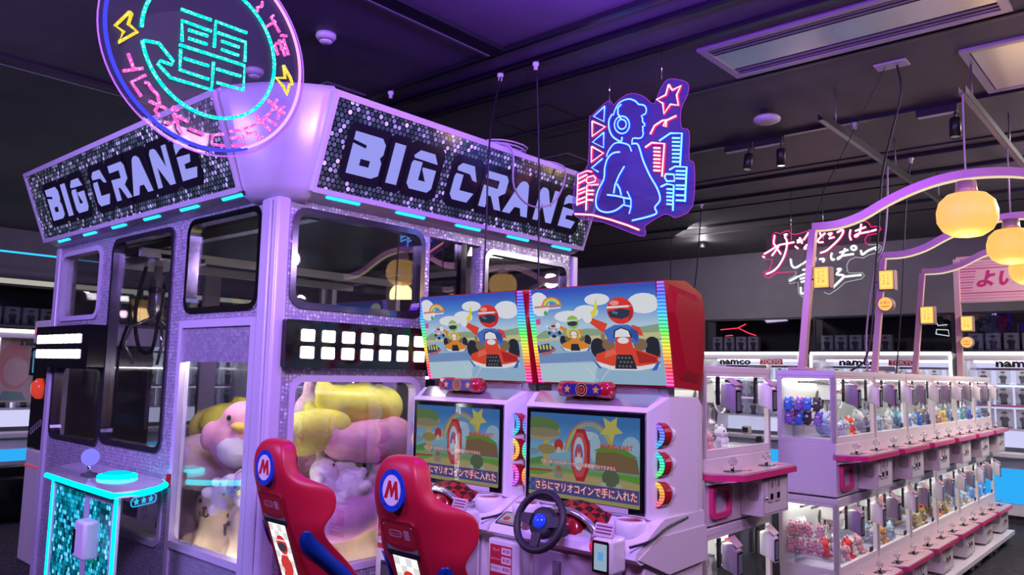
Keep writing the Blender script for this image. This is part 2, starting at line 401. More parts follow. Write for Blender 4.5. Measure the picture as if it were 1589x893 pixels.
m.box(JNT, -2, 2.6, 6.1, 6.2, CEIL-0.03, CEIL); m.box(EDGE, -2, 2.6, 6.2, 6.215, CEIL-0.035, CEIL)
struct(m, 'trim_1')
DISC={'cyan':[[(-0.275,-0.06),(-0.218,-0.051),(-0.156,-0.105),(-0.162,-0.121),(-0.207,-0.119),(-0.216,-0.134),(-0.162,-0.174),(0.008,-0.174),(0.009,-0.055)],[(-0.14,0.117),(-0.012,0.118)],[(-0.127,-0.013),(-0.133,0.072),(-0.009,0.071)],[(-0.105,0.043),(-0.022,0.046)],[(-0.102,0.009),(-0.023,0.01)],[(0.008,0.008),(0.007,0.12),(0.148,0.119)],[(0.019,0.075),(0.145,0.077),(0.147,-0.009)],[(0.037,0.045),(0.117,0.045)],[(0.039,0.009),(0.118,0.009)],[(-0.137,-0.03),(0.147,-0.026),(0.148,-0.134),(0.028,-0.137)],[(-0.13,-0.046),(-0.128,-0.131),(-0.006,-0.134)],[(-0.114,-0.079),(-0.01,-0.078)],[(0.024,-0.08),(0.133,-0.078)]],'yellow':[[(-0.335,0.033),(-0.382,-0.039),(-0.35,-0.051),(-0.365,-0.098),(-0.301,-0.034),(-0.336,-0.016),(-0.327,0.029),(-0.335,0.033)],[(0.331,0.034),(0.371,-0.015),(0.382,-0.04),(0.366,-0.045),(0.356,-0.094),(0.336,-0.061),(0.297,-0.034),(0.343,-0.021),(0.331,0.034)]],'pink':[[(-0.329,-0.13),(-0.305,-0.18)],[(-0.342,-0.203),(-0.27,-0.17)],[(-0.258,-0.193),(-0.309,-0.236),(-0.268,-0.282)],[(-0.26,-0.223),(-0.247,-0.221),(-0.232,-0.24),(-0.207,-0.258),(-0.198,-0.29),(-0.213,-0.322),(-0.195,-0.339)],[(-0.238,-0.291),(-0.17,-0.303)],[(-0.149,-0.304),(-0.14,-0.284)],[(-0.132,-0.3),(-0.122,-0.29)],[(-0.141,-0.316),(-0.08,-0.332)],[(-0.176,-0.357),(-0.152,-0.36),(-0.129,-0.341),(-0.141,-0.316)],[(-0.126,-0.334),(-0.117,-0.367),(-0.098,-0.389)],[(-0.073,-0.359),(-0.009,-0.368)],[(0.072,-0.346),(0.024,-0.36),(0.026,-0.399),(0.079,-0.394)],[(0.098,-0.327),(0.152,-0.307)],[(0.102,-0.355),(0.161,-0.335)],[(0.113,-0.384),(0.171,-0.363)],[(0.222,-0.261),(0.163,-0.299),(0.18,-0.317),(0.212,-0.302),(0.23,-0.324),(0.25,-0.314)],[(0.211,-0.226),(0.242,-0.252),(0.285,-0.276)],[(0.225,-0.258),(0.28,-0.199)],[(0.265,-0.231),(0.317,-0.244)],[(0.31,-0.128),(0.284,-0.187),(0.351,-0.151)],[(0.264,-0.145),(0.352,-0.184)],[(0.322,-0.176),(0.32,-0.216)],[(0.191,0.23),(0.189,0.249),(0.209,0.26),(0.212,0.285)],[(0.27,0.243),(0.258,0.231),(0.277,0.206),(0.304,0.176)],[(0.232,0.174),(0.28,0.219)],[(0.282,0.112),(0.302,0.071)],[(0.302,0.143),(0.337,0.078)],[(0.323,0.154),(0.354,0.088)],[(0.309,0.165),(0.34,0.172)],[(0.286,0.118),(0.328,0.144)],[(0.313,0.103),(0.339,0.115)]]}
MAN={'blue':[[(-0.195,0.322),(-0.22,0.285),(-0.219,0.227),(-0.193,0.171),(-0.149,0.134),(-0.122,0.122),(-0.116,0.15)],[(-0.187,0.31),(-0.162,0.363),(-0.124,0.393),(-0.063,0.396),(-0.012,0.369),(0.009,0.345),(0.049,0.33),(0.068,0.301),(0.063,0.271),(0.041,0.266)],[(0.031,0.265),(0.041,0.241),(0.041,0.223),(0.056,0.204),(0.055,0.192),(0.041,0.189),(0.045,0.173),(0.041,0.161),(0.047,0.148),(0.038,0.121),(0.01,0.117),(-0.032,0.125),(-0.039,0.085)],[(-0.124,0.374),(-0.15,0.354),(-0.15,0.315),(-0.123,0.269)],[(-0.059,0.221),(-0.062,0.203),(-0.07,0.189),(-0.082,0.178),(-0.099,0.173),(-0.117,0.174),(-0.135,0.18),(-0.151,0.192),(-0.164,0.207),(-0.173,0.225),(-0.176,0.244),(-0.173,0.262),(-0.165,0.276),(-0.152,0.287),(-0.136,0.292),(-0.118,0.291),(-0.099,0.284),(-0.083,0.273),(-0.07,0.257),(-0.062,0.239),(-0.059,0.221)],[(-0.084,0.229),(-0.085,0.22),(-0.09,0.211),(-0.097,0.206),(-0.106,0.203),(-0.117,0.203),(-0.127,0.207),(-0.137,0.213),(-0.144,0.222),(-0.149,0.232),(-0.151,0.243),(-0.149,0.253),(-0.145,0.261),(-0.137,0.267),(-0.128,0.27),(-0.117,0.269),(-0.107,0.265),(-0.098,0.259),(-0.09,0.25),(-0.085,0.24),(-0.084,0.229)],[(-0.237,0.038),(-0.222,0.074),(-0.185,0.112),(-0.148,0.118),(-0.104,0.106),(-0.061,0.083),(-0.043,0.042)],[(-0.032,0.09),(0.003,0.081),(0.025,0.03),(0.046,-0.035),(0.095,-0.14),(0.15,-0.233),(0.17,-0.308),(0.132,-0.351),(0.146,-0.389),(0.082,-0.405),(-0.036,-0.416)],[(-0.133,0.052),(-0.185,0.054),(-0.229,0.024),(-0.251,-0.037),(-0.258,-0.112),(-0.303,-0.182),(-0.321,-0.256),(-0.301,-0.31),(-0.233,-0.339),(-0.159,-0.333),(-0.101,-0.303)],[(-0.096,-0.049),(-0.139,-0.105),(-0.168,-0.163),(-0.178,-0.218)],[(-0.23,-0.221),(-0.16,-0.237),(-0.087,-0.262),(-0.044,-0.274)],[(-0.153,-0.159),(-0.131,-0.194),(-0.119,-0.239)],[(-0.099,-0.26),(-0.094,-0.308),(-0.051,-0.322)],[(-0.073,-0.22),(-0.044,-0.28),(-0.044,-0.329),(-0.058,-0.37)],[(-0.256,0.389),(-0.347,0.337),(-0.262,0.284),(-0.256,0.389)],[(-0.261,0.209),(-0.353,0.159),(-0.263,0.104),(-0.261,0.209)],[(-0.27,0.031),(-0.358,-0.019),(-0.304,-0.054)]],'cyan':[[(0.163,0.073),(0.243,0.107),(0.324,0.091),(0.311,-0.112)],[(0.256,0.074),(0.309,0.063)],[(0.256,0.049),(0.309,0.038)],[(0.256,0.024),(0.309,0.013)],[(0.256,-0.002),(0.309,-0.012)],[(0.256,-0.027),(0.309,-0.037)],[(0.256,-0.052),(0.309,-0.062)],[(0.256,-0.077),(0.309,-0.087)],[(0.236,-0.126),(0.276,-0.111),(0.356,-0.128),(0.344,-0.343)],[(0.282,-0.14),(0.347,-0.152)],[(0.282,-0.163),(0.347,-0.176)],[(0.282,-0.187),(0.347,-0.199)],[(0.282,-0.231),(0.347,-0.242)],[(0.282,-0.253),(0.347,-0.265)],[(0.282,-0.293),(0.347,-0.304)],[(0.282,-0.325),(0.347,-0.336)],[(0.21,-0.148),(0.269,-0.161),(0.272,-0.203),(0.217,-0.195),(0.203,-0.169),(0.21,-0.148)],[(0.174,-0.225),(0.217,-0.213),(0.267,-0.228),(0.26,-0.388)],[(0.217,-0.245),(0.256,-0.253)],[(0.217,-0.269),(0.256,-0.277)],[(0.217,-0.293),(0.256,-0.3)],[(0.217,-0.316),(0.256,-0.324)],[(0.217,-0.34),(0.256,-0.348)]],'red':[[(-0.358,0.306),(-0.251,0.246),(-0.357,0.201),(-0.358,0.306)],[(-0.36,0.13),(-0.264,0.068),(-0.362,0.023),(-0.36,0.13)],[(0.23,0.426),(0.256,0.383),(0.316,0.397),(0.287,0.345),(0.299,0.276),(0.243,0.294),(0.196,0.243),(0.189,0.312),(0.142,0.347),(0.21,0.363),(0.23,0.426)],[(0.097,0.128),(0.128,0.178),(0.183,0.2),(0.216,0.2),(0.21,0.155),(0.192,0.165),(0.21,0.194),(0.283,0.211)],[(0.06,0.049),(0.108,0.071),(0.2,0.048),(0.183,-0.16)],[(0.122,0.035),(0.169,0.025)],[(0.122,0.011),(0.169,0.0)],[(0.122,-0.013),(0.17,-0.024)],[(0.122,-0.038),(0.17,-0.048)],[(0.122,-0.062),(0.17,-0.072)],[(0.122,-0.086),(0.17,-0.096)],[(0.122,-0.111),(0.17,-0.121)],[(-0.477,-0.262),(-0.471,-0.047),(-0.397,-0.033),(-0.358,-0.045)],[(-0.467,-0.078),(-0.397,-0.059)],[(-0.467,-0.11),(-0.407,-0.092)],[(-0.401,-0.104),(-0.392,-0.079),(-0.342,-0.074),(-0.323,-0.096),(-0.329,-0.117),(-0.388,-0.121),(-0.401,-0.104)],[(-0.303,-0.141),(-0.396,-0.133),(-0.401,-0.304)],[(-0.466,-0.159),(-0.411,-0.147)],[(-0.466,-0.185),(-0.411,-0.173)],[(-0.468,-0.224),(-0.41,-0.212)],[(-0.472,-0.252),(-0.41,-0.242)],[(-0.395,-0.169),(-0.341,-0.177)],[(-0.395,-0.195),(-0.344,-0.202)],[(-0.394,-0.234),(-0.348,-0.24)],[(-0.495,-0.318),(-0.354,-0.341),(-0.203,-0.391),(-0.072,-0.442),(0.016,-0.482)]],'edge':[[(-0.198,0.39),(-0.241,0.428),(-0.371,0.355),(-0.394,0.327),(-0.402,0.014),(-0.492,-0.031),(-0.507,-0.075),(-0.511,-0.323),(-0.277,-0.395),(0.013,-0.518),(0.055,-0.498),(0.052,-0.456),(0.177,-0.402),(0.23,-0.41),(0.276,-0.428),(0.385,-0.371),(0.398,-0.117),(0.363,-0.076),(0.363,0.102),(0.309,0.136),(0.309,0.256),(0.355,0.342),(0.349,0.416),(0.23,0.468),(0.176,0.438),(0.142,0.378),(0.107,0.33),(0.037,0.395),(-0.063,0.439),(-0.151,0.418)]]}
HAND={'red':[[(-0.508,0.33),(-0.521,0.245),(-0.504,0.209),(-0.442,0.107)],[(-0.463,0.205),(-0.505,0.146),(-0.546,0.098)],[(-0.634,0.126),(-0.557,0.162),(-0.463,0.211),(-0.371,0.22),(-0.292,0.229)],[(-0.404,0.319),(-0.369,0.327),(-0.393,0.295),(-0.376,0.265),(-0.372,0.197),(-0.408,0.076),(-0.478,-0.032),(-0.549,-0.084),(-0.613,-0.102)],[(-0.652,0.101),(-0.631,0.086)],[(-0.258,0.243),(-0.208,0.255)],[(-0.258,0.22),(-0.197,0.231)],[(-0.229,0.274),(-0.203,0.204)],[(-0.281,0.183),(-0.248,0.152)],[(-0.186,0.241),(-0.129,0.319)],[(-0.182,0.146),(-0.148,0.188),(-0.143,0.154),(-0.182,0.146)],[(-0.01,0.307),(0.006,0.261)],[(0.049,0.296),(-0.022,0.237),(-0.028,0.204),(0.026,0.199)],[(0.076,0.282),(0.118,0.288),(0.091,0.258)],[(0.085,0.232),(0.143,0.242)],[(0.171,0.289),(0.229,0.31),(0.233,0.282),(0.195,0.221),(0.12,0.152),(0.056,0.103),(-0.009,0.085)],[(0.311,0.306),(0.299,0.243),(0.313,0.193)],[(0.356,0.285),(0.463,0.317)],[(0.419,0.354),(0.401,0.265),(0.37,0.225),(0.35,0.233),(0.381,0.251),(0.502,0.265)],[(0.512,0.266),(0.566,0.279)]],'white':[[(-0.334,0.047),(-0.324,-0.021),(-0.291,-0.055),(-0.241,-0.038),(-0.157,0.009)],[(-0.085,0.049),(-0.064,0.037),(-0.075,-0.007)],[(-0.021,0.017),(0.022,0.019),(0.027,0.002),(0.011,-0.015)],[(0.113,0.076),(0.102,0.034),(0.117,0.0),(0.138,0.009)],[(0.192,0.07),(0.28,0.094)],[(0.25,0.113),(0.222,0.046),(0.18,0.006),(0.17,0.012),(0.222,0.035),(0.335,0.045)],[(0.362,0.106),(0.359,0.096),(0.349,0.089),(0.336,0.087),(0.324,0.091),(0.315,0.1),(0.311,0.111),(0.315,0.121),(0.325,0.128),(0.337,0.13),(0.35,0.126),(0.359,0.117),(0.362,0.106)],[(0.407,0.078),(0.416,0.035),(0.436,0.038),(0.477,0.067),(0.561,0.096),(0.576,0.1),(0.555,0.06)],[(-0.203,-0.085),(-0.164,-0.083)],[(-0.35,-0.198),(-0.265,-0.159),(-0.165,-0.127)],[(-0.232,-0.183),(-0.171,-0.171)],[(-0.222,-0.217),(-0.177,-0.209)],[(-0.228,-0.272),(-0.224,-0.339),(-0.196,-0.34),(-0.179,-0.319)],[(0.162,-0.106),(0.203,-0.103),(0.155,-0.159),(0.218,-0.169),(0.227,-0.191),(0.164,-0.251),(0.11,-0.302)],[(0.217,-0.19),(0.299,-0.185),(0.405,-0.181)],[(-0.077,-0.105),(-0.05,-0.109)]],'edgered':[[(-0.652,0.073),(-0.664,0.12),(-0.545,0.19),(-0.543,0.339),(-0.507,0.364),(-0.45,0.341),(-0.403,0.365),(-0.357,0.366),(-0.335,0.329),(-0.268,0.317),(-0.156,0.339),(0.364,0.387),(0.465,0.381),(0.499,0.34),(0.503,0.318),(0.592,0.314),(0.605,0.281),(0.57,0.242),(0.471,0.231),(0.445,0.197),(0.449,0.154),(0.478,0.13)],[(-0.652,0.073),(-0.547,0.059),(-0.583,-0.059),(-0.648,-0.077),(-0.643,-0.123),(-0.596,-0.149),(-0.502,-0.093),(-0.286,-0.096)]],'edgewhite':[[(0.478,0.13),(0.577,0.126),(0.607,0.092),(0.584,0.047),(0.475,0.025),(0.425,-0.003),(0.345,0.014),(0.283,-0.013),(0.256,-0.064),(0.26,-0.129),(0.28,-0.151),(0.411,-0.155),(0.43,-0.188),(0.404,-0.218),(0.236,-0.245),(0.152,-0.315),(0.067,-0.364),(0.015,-0.34)],[(-0.286,-0.096),(-0.287,-0.135),(-0.372,-0.175),(-0.362,-0.226),(-0.266,-0.214),(-0.257,-0.337),(-0.214,-0.383),(-0.147,-0.332),(-0.081,-0.291)]]}
DKCHROME = mat('dark_chrome', (0.20, 0.19, 0.24), 0.15, 0.9)
# ---------------------------------------------------------------- the big crane kiosk
CX, CYY, LX, LY, WT = 2.22, 3.62, 2.58, 3.18, 2.62
crane = root('crane_kiosk', 'huge walk-around crane machine clad in sparkling lavender sheet under two BIG CRANE signs', 'crane game machine', (CX, CYY, 0))
def window_set(F, holes_frames, name_parent):
    for (x0, x1, z0, z1, fm) in holes_frames:
        mb = MB(); mb.prism(fm, rrect(x0-.035, x1+.035, z0-.035, z1+.035, .085), F, -.055, .012, [rrect(x0, x1, z0, z1, .06)], smooth=False)
        f = mb.build('window_frame', name_parent)
        mb = MB(); mb.prism(GLASS, rrect(x0-.004, x1+.004, z0-.004, z1+.004, .06), F, -.030, -.026); mb.build('window_pane', f)
FR_H = [(.11, .99, 2.05, 2.53), (1.60, 2.47, 2.05, 2.50), (.14, .985, .62, 1.625), (1.60, 2.47, .62, 1.62)]
RDOOR = (1.07, 1.53, .60, 2.54)
mb = MB()
mb.prism(HOLO, [(0.0, .05), (LX, .05), (LX, WT), (0.0, WT)], RIGHTF, -.05, 0, [rrect(a-.03, b+.03, c-.03, d+.03, .08) for a, b, c, d in FR_H]+[[(RDOOR[0], RDOOR[2]), (RDOOR[1], RDOOR[2]), (RDOOR[1], RDOOR[3]), (RDOOR[0], RDOOR[3])]])
mb.build('cladding_panel', crane, 'sparkling lavender cladding with rounded windows on the sign side')
window_set(RIGHTF, [(*q, DKCHROME if i < 2 else LAV) for i, q in enumerate(FR_H)], crane)
mb = MB(); mb.box(GLOSSB, 1.36, 1.41, .01, .05, .60, 2.54); d = mb.build('sliding_door_post', crane)
mb = MB(); mb.prism(GLASS, [(1.07, .6), (1.53, .6), (1.53, 2.54), (1.07, 2.54)], RIGHTF, -.044, -.040); mb.build('sliding_door_pane', crane)
LF_H = [(.19, .97, 2.04, 2.545), (1.21, 2.09, 1.19, 2.535), (2.34, 3.06, 2.05, 2.52), (2.16, 3.05, 1.16, 1.655), (1.15, 1.93, .64, .96)]
LDOOR = (.15, 1.02, .06, 1.965)
mb = MB()
mb.prism(HOLO, [(.10, .05), (LY, .05), (LY, WT), (.10, WT)], LEFTF, -.05, 0, [rrect(a-.03, b+.03, c-.03, d+.03, .08) for a, b, c, d in LF_H]+[[(LDOOR[0], LDOOR[2]), (LDOOR[1], LDOOR[2]), (LDOOR[1], LDOOR[3]), (LDOOR[0], LDOOR[3])]])
mb.build('cladding_panel', crane, 'sparkling lavender cladding with tall middle window on the console side')
window_set(LEFTF, [(*q, DKCHROME if i in (1, 3) else CHROME if i == 0 else LAV) for i, q in enumerate(LF_H)], crane)
# service door with glass on the console side
mb = MB(); mb.prism(LAV, [(.15, .06), (1.02, .06), (1.02, 1.965), (.15, 1.965)], LEFTF, -.04, .02, [[(.20, .68), (.975, .68), (.975, 1.92), (.20, 1.92)], [(.20, .12), (.975, .12), (.975, .64), (.20, .64)]])
door = mb.build('service_door', crane)
mb = MB(); mb.prism(HOLO, [(.20, 1.72), (.975, 1.72), (.975, 1.92), (.20, 1.92)], LEFTF, -.02, .005); mb.build('patterned_inset', door)
mb = MB(); mb.prism(HOLO, [(.20, .12), (.975, .12), (.975, .64), (.20, .64)], LEFTF, -.02, .005); mb.build('patterned_inset', door)
mb = MB(); mb.prism(GLASS, [(.20, .68), (.975, .68), (.975, 1.72), (.20, 1.72)], LEFTF, -.016, -.012); mb.build('door_pane', door)
mb = MB(); mb.box(RED, -.05, -.02, .985, 1.005, .98, 1.06, .005); mb.build('door_pull', door)
# corner post and plinth
mb = MB(); mb.box(LAV, -.03, .05, -.03, .14, 0, 2.60, .015); mb.box(LAV, -.045, -.03, .02, .05, 0, 2.58, .005); mb.build('corner_post', crane)
mb = MB(); mb.box(LAV, LX-.05, LX+.02, -.02, .05, 0, 2.6, .01); mb.build('corner_post', crane)
mb = MB(); mb.box(LAV, -.02, .05, LY-.06, LY+.02, 0, 2.6, .01); mb.build('corner_post', crane)
mb = MB(); mb.box(DGREY, .0, LX, .0, LY, 0, .06); mb.box(WARMW, .06, LX-.06, .06, LY-.06, .36, .42); mb.build('prize_bed', crane)
# two far sides with windows, seen through the near glass
mb = MB()
FB = Matrix(((1, 0, 0, 0), (0, 0, 1, LY), (0, 1, 0, 0), (0, 0, 0, 1))); FX = Matrix(((0, 0, 1, LX), (1, 0, 0, 0), (0, 1, 0, 0), (0, 0, 0, 1)))
bh = [[(.12, 2.0), (1.2, 2.0), (1.2, 2.53), (.12, 2.53)], [(1.35, 2.0), (2.45, 2.0), (2.45, 2.53), (1.35, 2.53)], [(.12, .62), (1.2, .62), (1.2, 1.85), (.12, 1.85)], [(1.35, .62), (2.45, .62), (2.45, 1.85), (1.35, 1.85)]]
mb.prism(LAV, [(0, .05), (LX, .05), (LX, WT), (0, WT)], FB, -.05, 0, bh)
xh = [[(.12, 2.0), (1.0, 2.0), (1.0, 2.53), (.12, 2.53)], [(1.15, .62), (2.05, .62), (2.05, 2.53), (1.15, 2.53)], [(2.2, 2.0), (3.06, 2.0), (3.06, 2.53), (2.2, 2.53)], [(.12, .62), (1.0, .62), (1.0, 1.85), (.12, 1.85)], [(2.2, .62), (3.06, .62), (3.06, 1.85), (2.2, 1.85)]]
mb.prism(LAV, [(0, .05), (LY, .05), (LY, WT), (0, WT)], FX, -.05, 0, xh)
mb.build('rear_panel', crane)
mb = MB()
mb.prism(GLASS, [(.1, .6), (2.47, .6), (2.47, 2.55), (.1, 2.55)], FB, -.03, -.026); mb.prism(GLASS, [(.1, .6), (3.08, .6), (3.08, 2.55), (.1, 2.55)], FX, -.03, -.026)
mb.build('rear_pane', crane)
# roof, added inner fill strips, gantry and claw
mb = MB(); mb.box(BLACK, 0.0, LX, 0.0, LY, 2.60, 2.66); mb.box(DGREY, .02, LX, .02, LY, 2.66, 3.12); mb.build('roof_box', crane)
STRIP = emi((1, 0.95, 0.90), 22.0)
mb = MB(); mb.box(STRIP, .2, 2.4, .10, .115, 1.645, 1.66); mb.build('inner_fill_strip', crane)  # glowing strip added above the window to light the toys
for q in ((.06, .085, .175, .195),):
    mb = MB(); mb.box(emi((1, 0.95, 0.90), 30.0), *q, .66, 1.60); mb.build('inner_fill_strip', crane)  # added fill, kept out of sight behind the corner post
for q in ((.055, .075, .22, .96, .640, .655), (.17, .97, .055, .075, .585, .60)):
    mb = MB(); mb.box(emi((1, 0.93, 0.86), 13.0), *q); mb.build('inner_fill_strip', crane)  # added fill strips hidden below the lower glass edges
mb = MB(); mb.box(emi((1, 0.93, 0.86), 60.0), .07, .095, .22, .96, 1.73, 1.75); mb.build('inner_fill_strip', crane)  # added fill over the service door pane
mb = MB()
mb.box(WHITE, .12, LX-.1, 1.95, 2.0, 2.46, 2.52); mb.box(WHITE, .12, LX-.1, 2.65, 2.70, 2.46, 2.52); mb.box(SILVER, .25, .32, .1, LY-.1, 2.53, 2.58); mb.box(SILVER, 2.2, 2.27, .1, LY-.1, 2.53, 2.58)
mb.box(WHITE, .25, .60, 1.95, 2.70, 2.44, 2.50, .01)
mb.build('gantry_rail', crane)
mb = MB(); cxx, cyy = .40, 2.30
mb.lathe(SILVER, [(.0, 2.46), (.03, 2.46), (.03, 2.38), (.055, 2.36), (.058, 2.10), (.045, 2.06), (.02, 2.04), (0, 2.04)], (cxx, cyy, 0))
mb.lathe(DKCHROME, [(.06, 2.28), (.062, 2.27), (.062, 2.24), (.06, 2.23)], (cxx, cyy, 0))
cl = mb.build('claw_motor', crane)
mb = MB()
for k in range(3):
    a = k*2*PI/3+.4; dx, dy = math.cos(a), math.sin(a)
    mb.tube(CHROME, [(cxx+dx*.02, cyy+dy*.02, 2.05), (cxx+dx*.16, cyy+dy*.16, 1.98), (cxx+dx*.20, cyy+dy*.20, 1.84), (cxx+dx*.12, cyy+dy*.12, 1.70)], .012, 6)
mb.build('claw_prong', cl)
mb = MB(); mb.tube(BLACK, smooth_line([(cxx-.05, cyy+.1, 2.44), (cxx-.09, cyy+.14, 2.1), (cxx-.06, cyy+.10, 1.82), (cxx-.02, cyy-.02, 1.80), (cxx+.0, cyy-.05, 2.0), (cxx+.03, cyy-.04, 2.3)]), .014, 6)
mb.tube(BLACK, smooth_line([(cxx-.02, cyy+.42, 2.02), (cxx-.04, cyy+.5, 1.8), (cxx-.04, cyy+.52, 1.5)]), .012, 6); mb.build('claw_cable', cl)
# sign boxes: bottom lip 0.12 out, top lip 0.29 out
SEQ = sequin_mat('sequin_board', .031, .40, [(0, (0.015, 0.03, 0.028)), (.30, (0.05, 0.085, 0.075)), (.6, (0.09, 0.14, 0.125)), (.80, (0.25, 0.30, 0.31)), (.93, (0.55, 0.58, 0.66)), (1, (0.8, 0.82, 0.95))], (0.006, 0.009, 0.009), 0.28)
LET = emi((0.33, 0.34, 0.92), 0.95); LETB = mat('letter_black', (0.012, 0.012, 0.016), 0.15)
def letter(ch):
    A = [(0, 0), (1, 0), (1, 1), (0, 1)]
    if ch == 'B': return [[(.0, .0), (.80, .0), (1, .10), (1, .42), (.92, .52), (1, .62), (1, .86), (.86, 1), (0, 1), (0, .80), (.42, .74), (.42, .66), (0, .72)]], [[(.34, .24), (.34, .40), (.64, .40), (.64, .24)]]
    if ch == 'I': return [A], []
    if ch == 'G': return [[(.22, 1), (.80, 1), (1, .76), (.06, .78), (.02, .84)], [(.05, .72), (.40, .72), (.40, .26), (.68, .26), (.46, .54), (.46, .60), (1, .60), (1, .12), (.86, 0), (.14, 0), (0, .12), (0, .64)]], []
    if ch == 'C': return [[(.20, 1), (.74, 1), (1, .60), (.80, .62), (.62, .76), (.06, .78), (.04, .88)], [(.05, .70), (.36, .70), (.36, .28), (1, .28), (.80, 0), (.14, 0), (0, .12), (0, .62)]], []
    if ch == 'R': return [[(0, 0), (.30, 0), (.30, .34), (.42, .34), (.70, 0), (1, 0), (.74, .38), (1, .52), (1, .88), (.88, 1), (0, 1), (0, .80), (.62, .80), (.62, .58), (0, .60)]], []
    if ch == 'A': return [[(.0, 0), (.30, 0), (.42, .22), (.64, .22), (.74, 0), (1, 0), (.74, .92), (.62, 1), (.48, 1), (.38, .92)]], []
    if ch == 'N': return [[(0, 0), (.26, 0), (.26, .52), (.70, 0), (1, 0), (1, 1), (.74, 1), (.74, .46), (.42, .94), (.30, 1), (.10, 1), (0, .90)]], []
    if ch == 'E': return [[(0, 0), (.86, 0), (1, .24), (.34, .26), (.34, .38), (.70, .40), (.78, .58), (0, .60)], [(0, .66), (0, .90), (.12, 1), (1, 1), (1, .80), (.30, .76)]], []
LAY = [('B', .169, .385), ('I', .445, .525), ('G', .595, .79), ('C', .945, 1.14), ('R', 1.208, 1.42), ('A', 1.435, 1.69), ('N', 1.75, 1.955), ('E', 2.035, 2.215)]
def hull_plate(x0, x1, z0, z1, g=.045):
    return rrect(x0-g, x1+g, z0-g, z1+g, .05)
def sign_box(F, a0, a1, flip, k, off, lab):
    # F maps (a, z, outward); board leans outwards
    t = math.atan2(.17, .47); H = .50
    Fi = F @ Matrix(((1, 0, 0, 0), (0, math.cos(t), -math.sin(t), 2.66), (0, math.sin(t), math.cos(t), .12), (0, 0, 0, 1)))
    mb = MB()
    prof = [(-.0, 2.60), (.055, 2.615), (.112, 2.640), (.117, 2.652), (.287, 3.125), (.28, 3.16), (-.0, 3.16)]
    rings = [[F @ Vector((a, z, c)) for c, z in prof] for a in (a0, a1)]
    mb.loft(LAV, rings, True, True, False)
    s = mb.build('sign_box', crane, lab)
    mb = MB()
    mb.prism(LAV, rrect(a0, a1, -.028, H+.02, .008, 2), Fi, .0, .022, [rrect(a0+.022, a1-.022, 0, H-.012, .004, 2)]); mb.build('sign_rim', s)
    mb = MB(); mb.flat(SEQ, rrect(a0+.02, a1-.02, -.002, H-.01, .004, 2), Fi, .010); mb.build('sequin_board', s)
    for ch, x0, x1 in LAY:
        mb = MB(); X0, X1 = off+x0*k, off+x1*k
        if flip: X0, X1 = off-x0*k, off-x1*k
        lo, hi = min(X0, X1), max(X0, X1)
        mb.flat(LETB, hull_plate(lo, hi, .112, .345), Fi, .0125)
        outs, hs = letter(ch)
        for i, o in enumerate(outs):
            mp = lambda p: (X0+(X1-X0)*p[0], .112+.233*p[1])
            mb.flat_ho(LET, [mp(p) for p in o], [[mp(p) for p in h] for h in hs] if i == 0 else [], Fi, .0145)
        mb.build('sign_letter', s)
    CY = emi((0.03, 0.62, 0.95), 1.6); n = 5 if not flip else 6
    for i in range(n):
        st = a0+ (.12 if not flip else .03)+i*(a1-a0-.25)/(n-.6)
        Fs = F @ Matrix.Translation((0, 2.628, .085)) @ Matrix.Rotation(math.atan2(.065, .03)-.55, 4, 'X')
        mb = MB(); mb.prism(CY, rrect(st, st+.23, -.011, .011, .01, 3), Fs, -.004, .006); mb.build('soffit_light', s)
sign_box(RIGHTF, .10, 2.515, False, 1.0, .11, 'long BIG CRANE sign box facing the racing cabinets')
sign_box(LEFTF, .20, 3.16, True, 1.11, 3.03, 'BIG CRANE sign box over the joystick console side')
# bulging corner cap between the two signs
mb = MB(); rings = []
for z, o, bul in ((2.585, .03, .05), (2.61, .09, .075), (2.66, .125, .07), (3.125, .295, .06), (3.18, .26, .06), (3.20, .14, .03)):
    A = Vector((-o, .22)); B = Vector((.12, -o)); mid = (A+B)/2; dr = Vector((-1, -1)).normalized()
    rg = [(A+(B-A)*k/8+dr*bul*math.sin(PI*k/8)) for k in range(9)]
    rings.append([(p.x, p.y, z) for p in rg]+[(.2, .05, z), (.05, .3, z)])
mb.loft(LAV, rings, True, True, True); mb.build('corner_cap', crane)
# lit marker boxes
def lamp_box(F, a0, a1, z0, z1, out, cols, lab):
    mb = MB(); mb.prism(GLOSSB, rrect(a0, a1, z0, z1, .008, 2), F, -.02, out); b = mb.build('marker_lamp_box', crane, lab)
    L = emi((1.0, 0.90, 1.0), 5.0); hz = (z1-z0)
    for r in range(2):
        zc = z0+hz*(.32+.36*r)
        for k in range(cols[2]):
            x = cols[0]+k*cols[1]; mb = MB(); mb.prism(L, rrect(x-.040, x+.040, zc-.032, zc+.032, .008, 3), F, out+.001, out+.008); mb.build('lamp_cell', b)
lamp_box(RIGHTF, .03, 1.03, 1.70, 1.95, .07, (.16, .131, 7), 'black lamp box with two rows of white cells on the sign side')
lamp_box(LEFTF, 2.10, 3.14, 1.665, 1.965, .13, (2.28, .11, 8), 'black lamp box with two rows of white cells on the console side')
mb = MB(); F = LEFTF
mb.flat(mat('paper', (0.55, 0.48, 0.55), .6), rrect(1.50, 1.72, .725, .815, .004, 1), F, -.022); mb.flat(BLACK, [(1.57, .84), (1.70, .84), (1.70, .845), (1.57, .845)], F, -.0215); mb.flat(BLACK, [(1.57, .87), (1.70, .87), (1.70, .875), (1.57, .875)], F, -.0215); mb.flat(BLACK, [(1.57, .90), (1.70, .90), (1.70, .905), (1.57, .905)], F, -.0215)
mb.flat_ho(MATS['paper'], circ(1.41, .785, .042), [circ(1.41, .785, .036)], F, -.022); mb.text(MATS['paper'], '!!', .06, F @ Matrix.Translation((1.41, .785, 0)), -.022)
mb.build('notice_sticker', crane)
